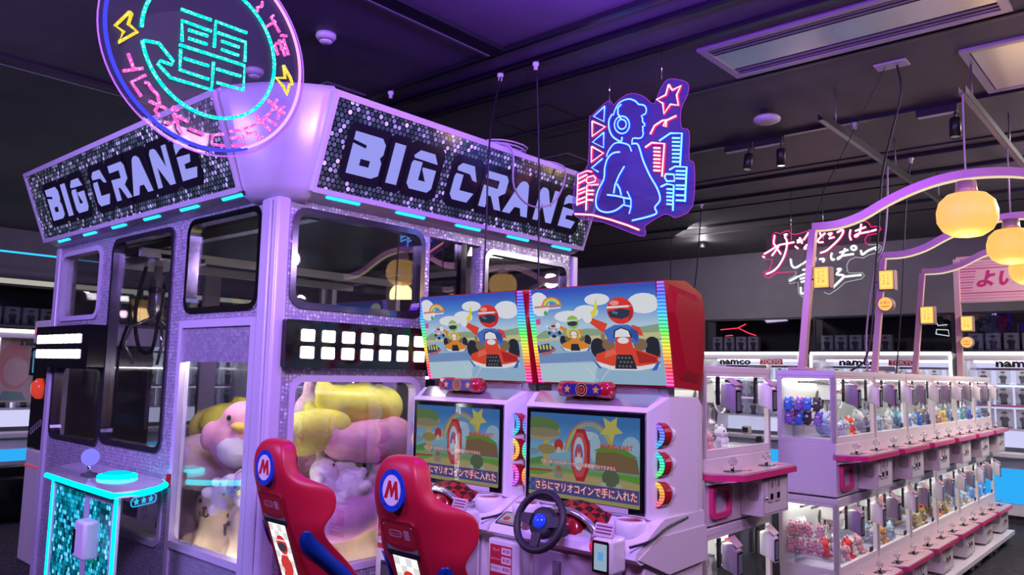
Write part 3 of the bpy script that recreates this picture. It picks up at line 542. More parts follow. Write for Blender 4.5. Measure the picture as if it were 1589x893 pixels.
# loose cable lying over the sign top
mb = MB(); GC = mat('grey_cable', (.45, .36, .46), .5)
pts = []
for k in range(40):
    a = k*.55; pts.append((1.62+.18*math.cos(a)+.002*k, -.08+.10*math.sin(a), 3.19+.0022*k))
mb.tube(GC, pts, .007, 5)
mb.tube(GC, smooth_line([(1.40, -.20, 3.185), (1.44, -.345, 3.13), (1.52, -.30, 2.9), (1.75, -.26, 2.82), (1.98, -.28, 2.90), (2.0, -.345, 3.12), (1.9, -.2, 3.185)], 6), .007, 5)
tag(mb.build('coiled_cable'), 'pale cable coil draped over the top of the long BIG CRANE sign', 'cable').location = (CX, CYY, 0)
# ---------------------------------------------------------------- joystick console
con = root('joystick_console', 'cyan-edged sequin control console with a joystick in front of the crane', 'console', (0, 0, 0))
CYG = emi((0.0, 0.85, 0.95), 2.6)
FLp, FRp = (1.80, 5.41), (1.78, 4.37)
top = [FLp]+[(1.78+t*.0, 5.41+(4.37-5.41)*t) for t in (.5,)]+[FRp, (1.93, 4.38), (2.06, 4.47), (2.15, 4.58), (2.195, 4.72), (2.195, 5.84), (2.05, 5.78), (1.91, 5.63)]
FT = Matrix.Identity(4)
mb = MB(); mb.prism(LAV, top, FT, .985, 1.02); mb.flat(mat('gloss_white_top', (0.62, 0.58, 0.72), .08, coat=.5), top, FT, 1.0215); ctop = mb.build('console_top', con)
mb = MB(); mb.tube(CYG, [(x, y, 1.003) for x, y in smooth_line([(1.80, 5.41), (1.78, 4.90), (1.775, 4.37), (1.93, 4.365), (2.065, 4.46), (2.16, 4.575), (2.20, 4.72)], 5)] if False else [(1.80, 5.42, 1.003), (1.778, 4.90, 1.003), (1.77, 4.365, 1.003), (1.93, 4.372, 1.003), (2.065, 4.463, 1.003), (2.155, 4.575, 1.003), (2.20, 4.72, 1.003)], .016, 8); mb.build('light_edge', ctop)
mb = MB(); BALL = emi((0.22, 0.20, 0.95), 1.15); mb.ell(BALL, (1.95, 5.16, 1.125), .052, seg=20, rings=12); jb = mb.build('joystick', con)
mb = MB(); mb.lathe(CHROME, [(.012, 1.02), (.010, 1.09)], (1.95, 5.16, 0), seg=10); mb.lathe(DGREY, [(.0, 1.022), (.05, 1.022), (.045, 1.028), (0, 1.03)], (1.95, 5.16, 0)); mb.box(DGREY, 1.88, 2.02, 4.98, 5.12, 1.021, 1.024); mb.build('joystick_plate', jb)
mb = MB(); mb.lathe(CYG, [(.0, 1.022), (.108, 1.022), (.112, 1.034), (.105, 1.042), (.085, 1.046)], (2.02, 4.92, 0), seg=28); mb.lathe(emi((0.0, 0.62, 0.85), 1.2), [(.085, 1.046), (.06, 1.056), (0, 1.060)], (2.02, 4.92, 0), seg=28); mb.build('push_button', con)
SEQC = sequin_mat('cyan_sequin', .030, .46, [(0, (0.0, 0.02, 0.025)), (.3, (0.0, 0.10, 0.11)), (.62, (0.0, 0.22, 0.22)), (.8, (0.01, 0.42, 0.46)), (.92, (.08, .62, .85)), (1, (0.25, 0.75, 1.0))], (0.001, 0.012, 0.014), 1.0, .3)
FC = LEFTF
mb = MB(); mb.box(LAV, 1.84, 1.868, 4.47, 5.41, .0, .985, .004); cb_ = mb.build('console_body', con)
mb = MB(); mb.flat(SEQC, rrect(4.90, 5.35, .05, .95, .004, 2), FC, -1.838); mb.flat(SEQC, rrect(4.52, 4.82, .05, .93, .004, 2), FC, -1.838); mb.build('sequin_panel', cb_)
mb = MB(); mb.box(CYG, 1.832, 1.846, 5.405, 5.42, 0, .985); mb.box(CYG, 1.832, 1.846, 4.462, 4.478, 0, .985); mb.build('light_edge', cb_)
mb = MB(); mb.box(mat('terminal_white', (.72, .70, .78), .35), 1.75, 1.84, 4.64, 4.79, .62, .83, .018); tm = mb.build('payment_terminal', con)
mb = MB(); mb.box(GLOSSB, 1.746, 1.752, 4.755, 4.785, .65, .78, .003); mb.build('terminal_screen', tm)
mb = MB(); CYS = emi((0.02, 0.45, 0.9), 1.3)
def star_pts(cx, cy_, r, n=5, k=.45, a0=PI/2): return [(cx+(r if i % 2 == 0 else r*k)*math.cos(a0+PI*i/n), cy_+(r if i % 2 == 0 else r*k)*math.sin(a0+PI*i/n)) for i in range(2*n)]
FS = frame((1.865, 4.352, .958), (.88, .47, 0), (0, 0, 1)) @ Matrix.Diagonal((.64, .58, 1, 1)) @ Matrix.Translation((.03, 0, 0))
mb.prism(CYS, rrect(-.03, .29, -.045, .045, .044, 5), FS, 0, .004, [rrect(-.022, .282, -.037, .037, .036, 5)])
for k in range(3): mb.prism(CYS, star_pts(.04+.09*k, 0, .034), FS, 0, .004)
mb.build('star_badge', con)
# ---------------------------------------------------------------- racing cabinets
def uvp(x, y):                               # picture coordinates -> 0..1
    return x, y
def art(mb, F, W, H, polys, c0=0.001, dc=0.0005):
    for i, (mt, pts) in enumerate(polys):
        mb.flat(mt, [((x-.5)*W, y*H) for x, y in pts], F, c0+dc*i)
def E_(r, g, b, s=0.72): return emi((r, g, b), s)
def ellp(cx, cy_, rx, ry, n=16): return circ(cx, cy_, rx, ry, n)
def thick(pts, w_):                          # polyline -> ribbon polygon
    L, R_ = [], []
    for i, p in enumerate(pts):
        a = Vector(pts[max(i-1, 0)]); b = Vector(pts[min(i+1, len(pts)-1)]); d = (b-a); d = d.normalized() if d.length else Vector((1, 0)); n = Vector((-d.y, d.x))*w_/2
        L.append((p[0]+n.x, p[1]+n.y)); R_.append((p[0]-n.x, p[1]-n.y))
    return L+R_[::-1]
def kart_shape(cx, cy_, s, body, suit, helmet, sk=1.0, full=True):
    X = lambda u, v: (cx+u*s, cy_+v*s*sk)
    P = lambda pts: [X(*p) for p in pts]
    dk = E_(.03, .03, .05); wh = E_(.85, .85, .9); gl = E_(.85, .88, .95)
    out = [(dk, [X(*p) for p in circ(-.78, .12, .24, .30, 14)]), (dk, [X(*p) for p in circ(.85, .14, .24, .30, 14)]),
           (E_(.25, .16, .10), P(circ(-.45, .22, .20, .17, 12))), (E_(.25, .16, .10), P(circ(.50, .22, .20, .17, 12))),
           (suit, P([(-.42, .30), (-.55, .62), (-.20, .78), (.20, .78), (.52, .62), (.45, .26)])), (body, P([(-.55, .55), (-.95, .86), (-.86, 1.0), (-.40, .82)])), (body, P([(.30, .78), (.55, .70), (.62, .45), (.42, .5)])),
           (gl, P(circ(-1.0, 1.02, .15, .17, 12))), (gl, P(circ(.0, .52, .26, .17, 14))),
           (helmet, P(circ(.03, 1.18, .40, .38, 22))), (E_(.04, .05, .09), P([(-.34, 1.16), (-.30, 1.00), (.05, .94), (.30, 1.02), (.34, 1.18), (.05, 1.24)])), (wh, P([(-.37, 1.25), (.37, 1.27), (.36, 1.32), (-.35, 1.31)])),
           (dk, thick(P([(-.25, .42), (-.20, .62), (.0, .70), (.22, .62), (.28, .42)]), .05*s)),
           (body, P([(-.20, .44), (.24, .44), (.30, .10), (-.26, .10)])),
           (wh, P(circ(.02, .34, .17, .09, 16))),
           (body, P([(-.85, -.05), (-.26, .14), (.30, .14), (.95, -.10), (.98, -.32), (.40, -.42), (-.42, -.42), (-.90, -.28)])),
           (wh, P([(-.92, -.24), (-.42, -.38), (.42, -.38), (1.0, -.28), (1.0, -.38), (.42, -.50), (-.42, -.50), (-.88, -.36)])),
           (E_(.05, .15, .6), P([(-1.0, -.20), (-.86, -.28), (-.72, -.46), (-.80, -.46)])), (E_(.05, .15, .6), P([(1.05, -.22), (.90, -.30), (.74, -.50), (.90, -.48)])),
           (dk, P([(-.22, -.06), (.24, -.06), (.34, -.46), (-.32, -.46)]))]
    out += [(E_(min(1, .9), .16, .10), P([(-.55, .02), (-.26, .12), (-.22, -.04), (-.60, -.16)])) if s > .2 else (dk, P([(-.2, -.1), (.2, -.1), (.2, -.12), (-.2, -.12)])), (E_(.45, .03, .03), P([(.36, .06), (.92, -.12), (.95, -.26), (.42, -.30)])) if s > .2 else (dk, P([(-.2, -.2), (.2, -.2), (.2, -.22), (-.2, -.22)]))]
    if s > .2:
        out += [(E_(.95, .35, .30), P(circ(-.10, 1.40, .14, .07, 12))), (E_(.55, .03, .04), P([(.30, 1.40), (.43, 1.2), (.40, 1.0), (.25, .86), (.30, 1.05), (.35, 1.2)])), (E_(.15, .20, .30), P([(-.20, 1.12), (-.05, 1.08), (-.02, 1.14), (-.18, 1.19)])), (E_(.04, .10, .40), P([(.28, .70), (.50, .60), (.45, .30), (.30, .44)])), (E_(.7, .72, .8), thick([(-.52, .20), (-.38, .02), (-.30, .16)], .035*s)), (E_(.7, .72, .8), thick([(.42, .20), (.52, .02), (.62, .18)], .035*s))]
        for i in range(4):
            for j in range(3): out.append((E_(.16, .16, .18), P(circ(-.16+.11*i+.05*(j % 2), -.14-.12*j, .035, .035, 6))))
    return out
SKY = grad_mat('poster_sky', [(0, (.55, .72, .85)), (.45, (.45, .66, .85)), (.62, (.55, .75, .95)), (.85, (.10, .30, .85)), (1, (.06, .12, .65))], 0, .47, .66)
def poster_polys():
    wh = E_(.85, .88, .95); P = [(E_(.88, .90, .97), ellp(.06, .84, .09, .13)), (wh, ellp(.55, .86, .10, .06)), (wh, ellp(.90, .80, .12, .10)), (wh, ellp(.45, .74, .10, .07)), (wh, ellp(.30, .70, .12, .06)),
         (E_(.30, .42, .30), [(0, .50), (.08, .56), (.2, .53), (.45, .57), (.7, .54), (1, .60), (1, .44), (0, .44)]), (E_(.65, .60, .30), [(.0, .47), (1, .52), (1, .46), (0, .43)]),
         (E_(.34, .52, .72), [(0, .44), (.42, .47), (1, .40), (1, 0), (0, 0)]), (E_(.20, .32, .62), [(0, .30), (.55, .34), (.55, .24), (0, .20)]), (E_(.50, .68, .80), [(0, .20), (.5, .22), (.45, 0), (0, 0)])]
    P += [(E_(.05, .06, .16), [(.0, .40), (.10, .42), (.15, .37), (.10, .33), (0, .31)])]
    P += [(E_(.75, .62, .12), [(.02+.03*k, .35), (.035+.03*k, .36), (.03+.03*k, .41), (.015+.03*k, .40)]) for k in range(4)]
    P += [(E_(.6, .12, .12), thick([(.02, .30), (.10, .315), (.16, .36)], .022))]
    # rainbow badge with a lettering bar, crescent fruit, small shell
    for k, c in enumerate(((.8, .15, .1), (.9, .55, .05), (.9, .85, .1), (.2, .7, .3), (.15, .4, .9))):
        P.append((E_(*c), thick([(.175+(.085-.010*k)*math.cos(a), .805+(.105-.012*k)*math.sin(a)) for a in [PI*.04+PI*.92*i/10 for i in range(11)]], .011)))
    P += [(E_(.75, .22, .12), [(.02, .80), (.25, .815), (.25, .835), (.02, .82)]), (wh, [(.02, .775), (.25, .79), (.25, .805), (.02, .79)])]
    P += [(E_(.85, .75, .08), [(.46, .70), (.52, .76), (.545, .86), (.555, .86), (.55, .76), (.53, .70), (.49, .67)]), (E_(.1, .45, .15), ellp(.115, .745, .016, .026)), (E_(.75, .10, .35), [(.02, .62), (.06, .63), (.06, .69), (.02, .68)])]
    P += kart_shape(.17, .52, .055, E_(.15, .35, .75), E_(.8, .45, .5), E_(.85, .35, .30), 1.45)
    P += kart_shape(.345, .43, .125, E_(.80, .28, .04), E_(.75, .60, .10), E_(.35, .55, .12), 1.45)
    P += [(E_(.35, .22, .14), [(.47, .36), (.56, .42), (.57, .52), (.60, .52), (.60, .30), (.5, .28)]), (E_(.55, .08, .10), [(.88, .30), (1, .34), (1, .28), (.88, .26)])]
    P += kart_shape(.735, .33, .255, E_(.80, .075, .045), E_(.08, .18, .62), E_(.80, .05, .05), 1.38)
    return P
SCRSKY = grad_mat('screen_sky', [(0, (.42, .34, .16)), (.30, (.46, .38, .20)), (.36, (.16, .34, .08)), (.46, (.20, .42, .50)), (.62, (.22, .45, .70)), (.85, (.10, .28, .62)), (1, (.06, .20, .52))], 0, .36, .56)
def screen_polys():
    S = .52
    e = lambda r, g, b: E_(r, g, b, S)
    P = [(e(.45, .62, .80), ellp(.55, .76, .10, .05)), (e(.35, .55, .75), ellp(.93, .66, .08, .13)), (e(.40, .58, .75), ellp(.62, .62, .05, .16)), (e(.35, .55, .75), ellp(.3, .6, .1, .06)), (e(.12, .30, .10), [(0, .42), (.12, .47), (.22, .42), (.22, .36), (0, .36)]),
         (e(.18, .42, .08), [(0, .36), (.2, .39), (.2, .33), (0, .31)]), (e(.25, .40, .35), [(0, .34), (.3, .37), (.3, .33), (0, .30)]), (e(.45, .09, .05), [(0, .31), (.22, .32), (.22, .29), (0, .28)]), (e(.15, .40, .06), [(0, .28), (.25, .30), (.1, .24), (0, .24)]), (e(.15, .38, .06), [(.78, .36), (1, .35), (1, .27), (.80, .32)])]
    P += [(e(.50, .42, .20), [(.13, .36), (.20, .36), (.195, .74), (.14, .74)]), (e(.34, .28, .12), ellp(.165, .56, .09, .06)), (e(.42, .36, .20), ellp(.10, .78, .20, .12)), (e(.14, .24, .10), ellp(.09, .84, .20, .11)), (e(.30, .27, .18), ellp(.11, .76, .19, .055)), (e(.22, .34, .45), ellp(.03, .52, .06, .04))]
    for k, c in enumerate(((.50, .22, .18), (.55, .42, .15), (.50, .50, .20), (.20, .45, .30), (.18, .35, .60), (.32, .28, .55))):
        P.append((e(*c), thick([(.57+(.23-.012*k)*math.cos(a), .50+(.43-.022*k)*math.sin(a)) for a in [PI*.05+PI*.9*i/16 for i in range(17)]], .014)))
    P += [(e(.24, .15, .08), [(.62, .38), (.63, .58), (.72, .62), (.90, .60), (.98, .54), (1.0, .38)]), (e(.12, .33, .05), [(.61, .60), (.70, .655), (.88, .64), (.99, .56), (.95, .55), (.80, .60), (.66, .58)])]
    oct_ = lambda cx, cy_, rx, ry: [(cx+rx*math.cos(PI/8+PI/4*i), cy_+ry*math.sin(PI/8+PI/4*i)) for i in range(8)]
    P += [(e(.50, .035, .05), oct_(.49, .53, .095, .33)), (e(.65, .10, .12), oct_(.48, .53, .075, .28)), (e(.55, .65, .80), ellp(.475, .54, .05, .20)), (e(.18, .22, .65), ellp(.475, .50, .042, .16)), (e(.6, .7, .85), ellp(.475, .46, .036, .11)), (e(.60, .08, .10), [(.445, .50), (.455, .66), (.475, .58), (.495, .66), (.505, .50), (.49, .50), (.487, .58), (.475, .52), (.463, .58), (.460, .50)])]
    P += [(e(.62, .55, .14), [(.76+(.105 if i % 2 == 0 else .05)*math.cos(PI/2+PI*i/5+.1+PI), .86+(.17 if i % 2 == 0 else .08)*math.sin(PI/2+PI*i/5+.1+PI)) for i in range(10)])]
    P += [(e(.50, .06, .05), ellp(.285, .62, .045, .075)), (e(.6, .55, .45), ellp(.285, .56, .022, .04)), (e(.12, .16, .10), ellp(.76, .30, .075, .10)), (e(.45, .5, .5), ellp(.70, .22, .025, .03)), (e(.45, .5, .5), ellp(.83, .22, .025, .03)), (e(.45, .14, .09), ellp(.29, .33, .025, .05)), (e(.30, .30, .28), ellp(.29, .27, .045, .045))]
    P += [(e(.07, .10, .34), [(0, .20), (1, .20), (1, .045), (0, .045)])]
    for i in range(5):
        for j in range(3):
            if (i+j) % 2 == 0: P.append((e(.14, .17, .40), [(.03*i, .06+.045*j), (.03*i+.03, .06+.045*j), (.03*i+.03, .105+.045*j), (.03*i, .105+.045*j)]))
    P += [(e(.45, .38, .18), [(0, .045), (1, .045), (1, .0), (0, 0)])]
    return P
RB = rainbow_mat('marquee_led', 1.66, 2.13, 1.3, beads=60)
def moon(n, z, lo, mid, hi): return rainbow_mat('moon_led_'+n, z-.062, z+.062, 1.25, beads=75, stops=[(0, lo), (.5, mid), (1, hi)])
MOON = [moon('blue', 1.432, (.0, .55, 1), (.08, .16, 1), (.38, .06, 1)), moon('green', 1.302, (.10, .9, .05), (.0, .85, .45), (.0, .65, .95)), moon('red', 1.172, (1, .02, .30), (1, .25, .02), (.95, .75, .03))]
MOON2 = [moon('azure', 1.432, (.0, .75, .75), (.0, .4, 1), (.15, .12, 1)), moon('amber', 1.302, (1, .30, .02), (1, .50, .02), (.85, .75, .05)), moon('magenta', 1.172, (.40, .05, 1), (.9, .05, .9), (1, .05, .45))]
REDCK = checker_mat('red_black_check', (.42, .012, .02), (.03, .008, .01), 28, .18)
REDCK.node_tree.links.new(NB(REDCK.node_tree).obj(), [n for n in REDCK.node_tree.nodes if n.type == 'TEX_CHECKER'][0].inputs['Vector'])
def make_cabinet():
    r = root('racing_cabinet', 'white racing game cabinet', 'arcade racing machine')
    FY = lambda x, z, tilt=0.0: frame((x, 0, z), (0, -1, 0), (tilt, 0, 1))     # picture frame facing -x, a to the viewer's right
    # marquee
    mb = MB(); pr = [(.602, 2.135), (.633, 1.985), (.70, 1.645), (.95, 1.63), (.985, 1.80), (.99, 2.0), (.96, 2.10), (.80, 2.15)]
    mb.loft(RED, [[(x+.012, y, z) for x, z in pr] for y in (-.40, .40)], True, True, False)
    mq = mb.build('marquee_housing', r)
    for y0 in (-.40, .40):
        mb = MB(); s_ = 1 if y0 > 0 else -1
        mb.loft(RED, [[(x, y0+s_*.0, z) for x, z in [(.66, 2.12), (.64, 1.99), (.75, 1.68), (.93, 1.66), (.97, 2.0), (.92, 2.09)]], [(x, y0+s_*.022, z) for x, z in [(.70, 2.08), (.68, 1.99), (.78, 1.73), (.90, 1.71), (.94, 1.98), (.90, 2.05)]]], True, True, False)
        mb.build('side_fairing', mq)
        mb = MB(); y1 = y0-s_*.034; F2 = None
        mb.loft(RB, [[(.612, y0, 2.13), (.606, y0, 2.13), (.606, y1, 2.13), (.612, y1, 2.13)], [(.64, y0, 1.985), (.612, y0, 1.985), (.612, y1, 1.985), (.64, y1, 1.985)], [(.706, y0, 1.648), (.697, y0, 1.648), (.697, y1, 1.648), (.706, y1, 1.648)]], True, True, False)
        mb.build('rainbow_light_strip', mq)
    mb = MB()                                                    # bent poster face: lower part tilted, upper part upright
    H = .455; F = frame((.697, 0, 1.655), (0, -1, 0), (-.235, 0, 1))
    mb.flat(SKY, [(-.37, 0), (.37, 0), (.37, H+.03), (-.37, H+.03)], F, .0035); art(mb, F, .74, H+.03, [(mt, [(min(max(x, 0), 1), min(max(y, 0), 1)) for x, y in pts]) for mt, pts in poster_polys()], .0042, .0003)
    mb.text(E_(.85, .06, .05), 'M', .035, F @ Matrix.Translation((.735*.72-.36+.002, .38*(H+.03)-.012+.01, 0)), .024, bold=.002)
    mb.build('marquee_picture', mq, norm=False)
    mb = MB(); mb.box(SILVER, .74, .80, -.35, .35, 1.585, 1.65, .006); mb.box(SILVER, .735, .745, -.30, -.16, 1.60, 1.64, .003); mb.build('marquee_bracket', r)
    # screen housing
    mb = MB()
    R0 = [(.548, -.345, 1.075), (.548, .345, 1.075), (.548, .345, 1.53), (.548, -.345, 1.53)]
    def rect(x, y, z0, z1, x1=None): return [(x, -y, z0), (x, y, z0), (x1 or x, y, z1), (x1 or x, -y, z1)]
    mb.loft(WHITE, [rect(.575, .33, 1.09, 1.515), rect(.545, .352, 1.072, 1.532), rect(.56, .362, 1.062, 1.542), rect(.66, .40, 1.055, 1.60, .665), rect(.90, .415, 1.055, 1.60), rect(.96, .405, 1.06, 1.56)], True, True, False)
    sh = mb.build('screen_housing', r)
    mb = MB(); mb.loft(SILVER, [[(.575, -.33, 1.54), (.575, .33, 1.54), (.665, .36, 1.603), (.665, -.36, 1.603)], [(.57, -.33, 1.546), (.57, .33, 1.546), (.66, .36, 1.609), (.66, -.36, 1.609)]], True, True, False)
    mb.prism(REDCK, circ(0, .05, .22, .05, 20, 0, PI), frame((.60, 0, 1.565-.035), (0, -1, 0), (.82, 0, .57)), .012, .016); mb.build('silver_cowl', sh)
    mb = MB(); F = FY(.546, 1.085); mb.flat(GLOSSB, [(-.345, -.004), (.345, -.004), (.345, .44), (-.345, .44)], F, .002)
    bz = mb.build('screen_bezel', sh)
    mb = MB(); F = FY(.546, 1.105); W, Hs = .64, .40
    mb.flat(SCRSKY, [(-W/2, 0), (W/2, 0), (W/2, Hs), (-W/2, Hs)], F, .003); art(mb, F, W, Hs, [(mt, [(min(max(x, 0), 1), min(max(y, 0), 1)) for x, y in pts]) for mt, pts in screen_polys()], .0034, .0001)
    Wt = E_(.85, .82, .85); Rt_ = E_(.50, .03, .08)
    for c, bo, mt in ((.0135, .0035, Rt_), (.0140, .0, Wt)): mb.text(mt, 'さらにマリオコインで手に入れた', .046, F @ Matrix.Translation((.02, .048, 0)), c, bold=bo, sx=.86)
    for c, bo, mt in ((.0135, .0025, E_(.45, .05, .12)), (.0140, .0, Wt)): mb.text(mt, 'ただしまリオパスポートカードの新規発行はできません', .0205, F @ Matrix.Translation((-.02, .165, 0)), c, bold=bo, sx=.86)
    mb.text(E_(.50, .06, .04), 'MARIO KART', .030, F @ Matrix.Translation((.20, .262, 0)), .0136, bold=.001)
    mb.build('screen_picture', bz, norm=False)
    mb = MB(); mb.flat(mat('label_paper', (.6, .52, .6), .6), [(.02, -.013), (.26, -.013), (.26, .012), (.02, .012)], FY(.5435, 1.089), .0012); mb.flat(mat('label_orange', (.7, .3, .02), .6), [(.02, -.013), (.06, -.013), (.06, .012), (.02, .012)], FY(.5435, 1.089), .0016); mb.build('notice_label', bz)
    MG = glassmat('screen_glass', (1, 1, 1), .015, .15)
    mb = MB(); mb.flat(MG, [(-.345, -.004), (.345, -.004), (.345, .44), (-.345, .44)], FY(.530, 1.085), .0); mb.build('screen_glass', bz)
    # half-round rainbow lamps down both edges
    for s_ in (-1, 1):
        for k, z in enumerate((1.432, 1.302, 1.172)):
            F = frame((.60, s_*.357, z), (0, s_, 0), (0, 0, 1)); F = Matrix(((0, 0, -1, .60), (s_, 0, 0, s_*.357), (0, 1, 0, z), (0, 0, 0, 1)))
            half = circ(0, 0, .060, .062, 13, -PI/2, PI/2)
            mb = MB(); mb.loft(RED, [[F @ Vector((a, b, .0)) for a, b in half], [F @ Vector((a*1.15, b*1.02, -.04)) for a, b in half], [F @ Vector((a*1.05, b*.95, -.06)) for a, b in half]], True, True, False)
            lp = mb.build('edge_lamp', sh)
            mb = MB(); mb.loft(WHITE, [[F @ Vector((a*1.0, b*.9, -.06)) for a, b in half], [F @ Vector((a*.8, b*.75, -.12)) for a, b in half], [F @ Vector((a*.3, b*.4, -.22)) for a, b in half]], True, True, True); mb.build('lamp_fairing', lp)
            mb = MB(); mb.flat(GLOSSB, half, F, .001); o_ = circ(0, 0, .057, .059, 13, -PI/2, PI/2); i_ = circ(0, 0, .036, .044, 13, -PI/2, PI/2); mb.prism(MOON[k], o_+i_[::-1], F, .0, .010); mb.build('lamp_arc', lp)
    # red barrel with targets and stars
    mb = MB(); mb.lathe(RED, [(.0, -.155), (.030, -.155), (.040, -.145), (.040, -.075), (.036, -.07), (.036, .07), (.040, .075), (.040, .145), (.030, .155), (0, .155)], (.60, .02, 1.625), (0, 1, 0), 20)
    mb.box(RED, .60, .68, -.10, .14, 1.60, 1.63, .006); br = mb.build('barrel_lamp', r)
    mb = MB(); GO = mat('gold_print', (.75, .35, .05), .35); NV = mat('navy_print', (.02, .02, .18), .3); BK2 = mat('black_print', (.01, .01, .02), .3)
    Fb = FY(.60, 1.625)
    def wrap(pts, dy):                                           # print wrapped on the barrel front
        return pts
    for yy, kind in ((-.105, 's'), (-.02, 't'), (.065, 's')):
        Fq = frame((.5595, -yy, 1.625), (0, -1, 0), (0, 0, 1))
        if kind == 't':
            mb.flat(NV, rrect(-.065, .065, -.026, .026, .006, 2), Fq, .0005)
            for i, (rr, mt) in enumerate(((.034, GO), (.030, BK2), (.022, GO), (.018, BK2), (.012, mat('red_print', (.5, .02, .04), .3)))): mb.flat(mt, circ(0, 0, rr, rr*.95, 18), Fq, .001+.0004*i)
        else:
            mb.flat(NV, circ(0, 0, .029, .029, 18), Fq, .001); mb.flat(GO, star_pts(0, 0, .022), Fq, .0016)
    mb.build('barrel_print', br)
    # dashboard
    mb = MB(); dk = [(.40, .905), (.36, .93), (.375, .96), (.56, 1.055), (.60, 1.07), (.96, 1.07), (.96, .90)]
    mb.loft(WHITE, [[(x, y, z) for x, z in dk] for y in (-.415, .42)], True, True, False); db = mb.build('dashboard', r)
    mb = MB(); arc = [(.20*math.cos(a)*.95, .125*math.sin(a)) for a in [PI*i/12 for i in range(13)]]
    mb.loft(REDCK, [[(.42, y, .955+z) for y, z in arc], [(.50, y*.98, .985+z) for y, z in arc], [(.57, y*.96, 1.0+z*.9) for y, z in arc]], False, False, True)
    mb2 = MB(); mb.build('checked_cowl', db)
    mb2.tube(SILVER, [(.418, y, .953+z) for y, z in arc], .016, 8); mb2.box(SILVER, .38, .56, -.235, -.185, .935, 1.03, .012); mb2.box(SILVER, .38, .56, .185, .235, .935, 1.03, .012); mb2.build('cowl_trim', db)
    for y in (-.30, .30):
        mb = MB(); mb.lathe(WHITE, [(.07, .99), (.072, 1.055), (.062, 1.068), (.055, 1.06), (.055, 1.02)], (.50, y, 0), seg=20); c = mb.build('cup_rest', db)
        mb = MB(); mb.lathe(RED, [(0, 1.03), (.056, 1.03), (.056, 1.062), (.052, 1.062)], (.50, y, 0), seg=20); mb.build('cup_liner', c)
    mb = MB(); mb.lathe(RED, [(.085, -.05), (.085, 0), (.07, .02), (0, .02)], (.43, 0, .985), (-1, 0, .25), 24); mb.build('column_shroud', db)
    # picture panel and button
    mb = MB(); Fp = frame((.385, .31, .965), (0, -1, 0), (.88, 0, .47))
    mb.flat(BLACK, rrect(-.095, .095, .0, .095, .008, 3), Fp, .004); pn = mb.build('picture_panel', db)
    mb = MB(); mb.flat(E_(.55, .45, .75, .6), rrect(-.085, .085, .008, .088, .005, 2), Fp, .0046)
    for i, (cx, cy_, c) in enumerate(((-.05, .045, (.55, .10, .15)), (.02, .05, (.5, .12, .2)), (.058, .045, (.15, .2, .6)))): mb.flat(E_(*c, .6), ellp(cx, cy_, .020, .016), Fp, .0050)
    mb.flat(E_(.6, .08, .35, .7), [(-.08, .012), (.08, .012), (.08, .022), (-.08, .022)], Fp, .0050); mb.flat(E_(.15, .15, .6, .6), [(.02, .078), (.08, .078), (.08, .086), (.02, .086)], Fp, .0050); mb.build('panel_print', pn)
    mb = MB(); mb.loft(SILVER, [[(.36, y, z) for y, z in rrect(-.345, -.19, .935, 1.02, .02, 3)], [(.33, y, z) for y, z in rrect(-.33, -.205, .945, 1.005, .02, 3)]], True, True, True); pod = mb.build('button_pod', db)
    mb = MB(); mb.lathe(mat('red_button', (.7, .02, .05), .15, emit=(.8, .02, .06), es=.5), [(.030, 0), (.028, .012), (.018, .020), (0, .023)], (.332, -.235, .965), (-1, 0, 0.3), 18); mb.build('start_button', pod)
    # card terminal
    mb = MB(); mb.box(WHITE, .24, .36, -.375, -.275, .875, 1.025, .018); t = mb.build('card_terminal', r)
    mb = MB(); Ft = FY(.238, .885); mb.flat(GLOSSB, rrect(-.042, .042, .0, .13, .008, 3), Matrix.Translation((0, -.325, 0)) @ Ft, .001); mb.flat(E_(.42, .55, .72, .7), rrect(-.032, .032, .012, .118, .003, 2), Matrix.Translation((0, -.325, 0)) @ Ft, .0016); mb.flat(E_(.12, .35, .75, .9), rrect(-.012, .014, .05, .085, .002, 2), Matrix.Translation((0, -.325, 0)) @ Ft, .0022); mb.build('terminal_screen', t)
    mb = MB(); Fl = frame((.255, -.32, 1.03), (0, -1, 0), (.45, 0, .9)); mb.prism(PINKT, rrect(-.045, .05, 0, .055, .003, 2), Fl, 0, .003)
    for k in range(3): mb.flat(mat('ink', (.15, .05, .10), .6), [(-.038, .01+.014*k), (.042, .01+.014*k), (.042, .017+.014*k), (-.038, .017+.014*k)], Fl, .0035)
    mb.build('leaflet', t)
    mb = MB(); mb.tube(BLACK, smooth_line([(.34, -.40, .985), (.46, -.43, 1.0), (.62, -.42, 1.035), (.80, -.415, 1.055)]), .006, 6); mb.build('terminal_cable', t)
    # steering wheel
    wc = Vector((.235, 0, 1.05)); ax = Vector((-.93, 0, .36)).normalized(); u = Vector((0, 1, 0)); v = ax.cross(u).normalized()
    if v.z < 0: v = -v
    RUB = mat('black_rubber', (.016, .014, .020), .5)
    mb = MB(); mb.tube(RUB, [wc+u*(.125*math.cos(2*PI*k/36))+v*(.125*math.sin(2*PI*k/36)) for k in range(36)], .0165, 10, True)
    wl = mb.build('steering_wheel', r)
    mb = MB(); mb.lathe(mat('hub_grey', (.03, .028, .036), .45), [(.062, -.05), (.072, -.02), (.066, .004), (.055, .010), (0, .010)], wc-ax*.015, ax, 22)
    for a in (PI*.02, PI*.98, -PI/2):
        d = u*math.cos(a)+v*math.sin(a); n = ax.cross(d); p0 = wc+d*.05; p1 = wc+d*.122
        mb.loft(RUB, [[p0+n*.026+ax*.004, p0-n*.026+ax*.004, p0-n*.026-ax*.01, p0+n*.026-ax*.01], [p1+n*.018+ax*.004, p1-n*.018+ax*.004, p1-n*.018-ax*.006, p1+n*.018-ax*.006]], True, True, False)
    mb.build('wheel_hub', wl)
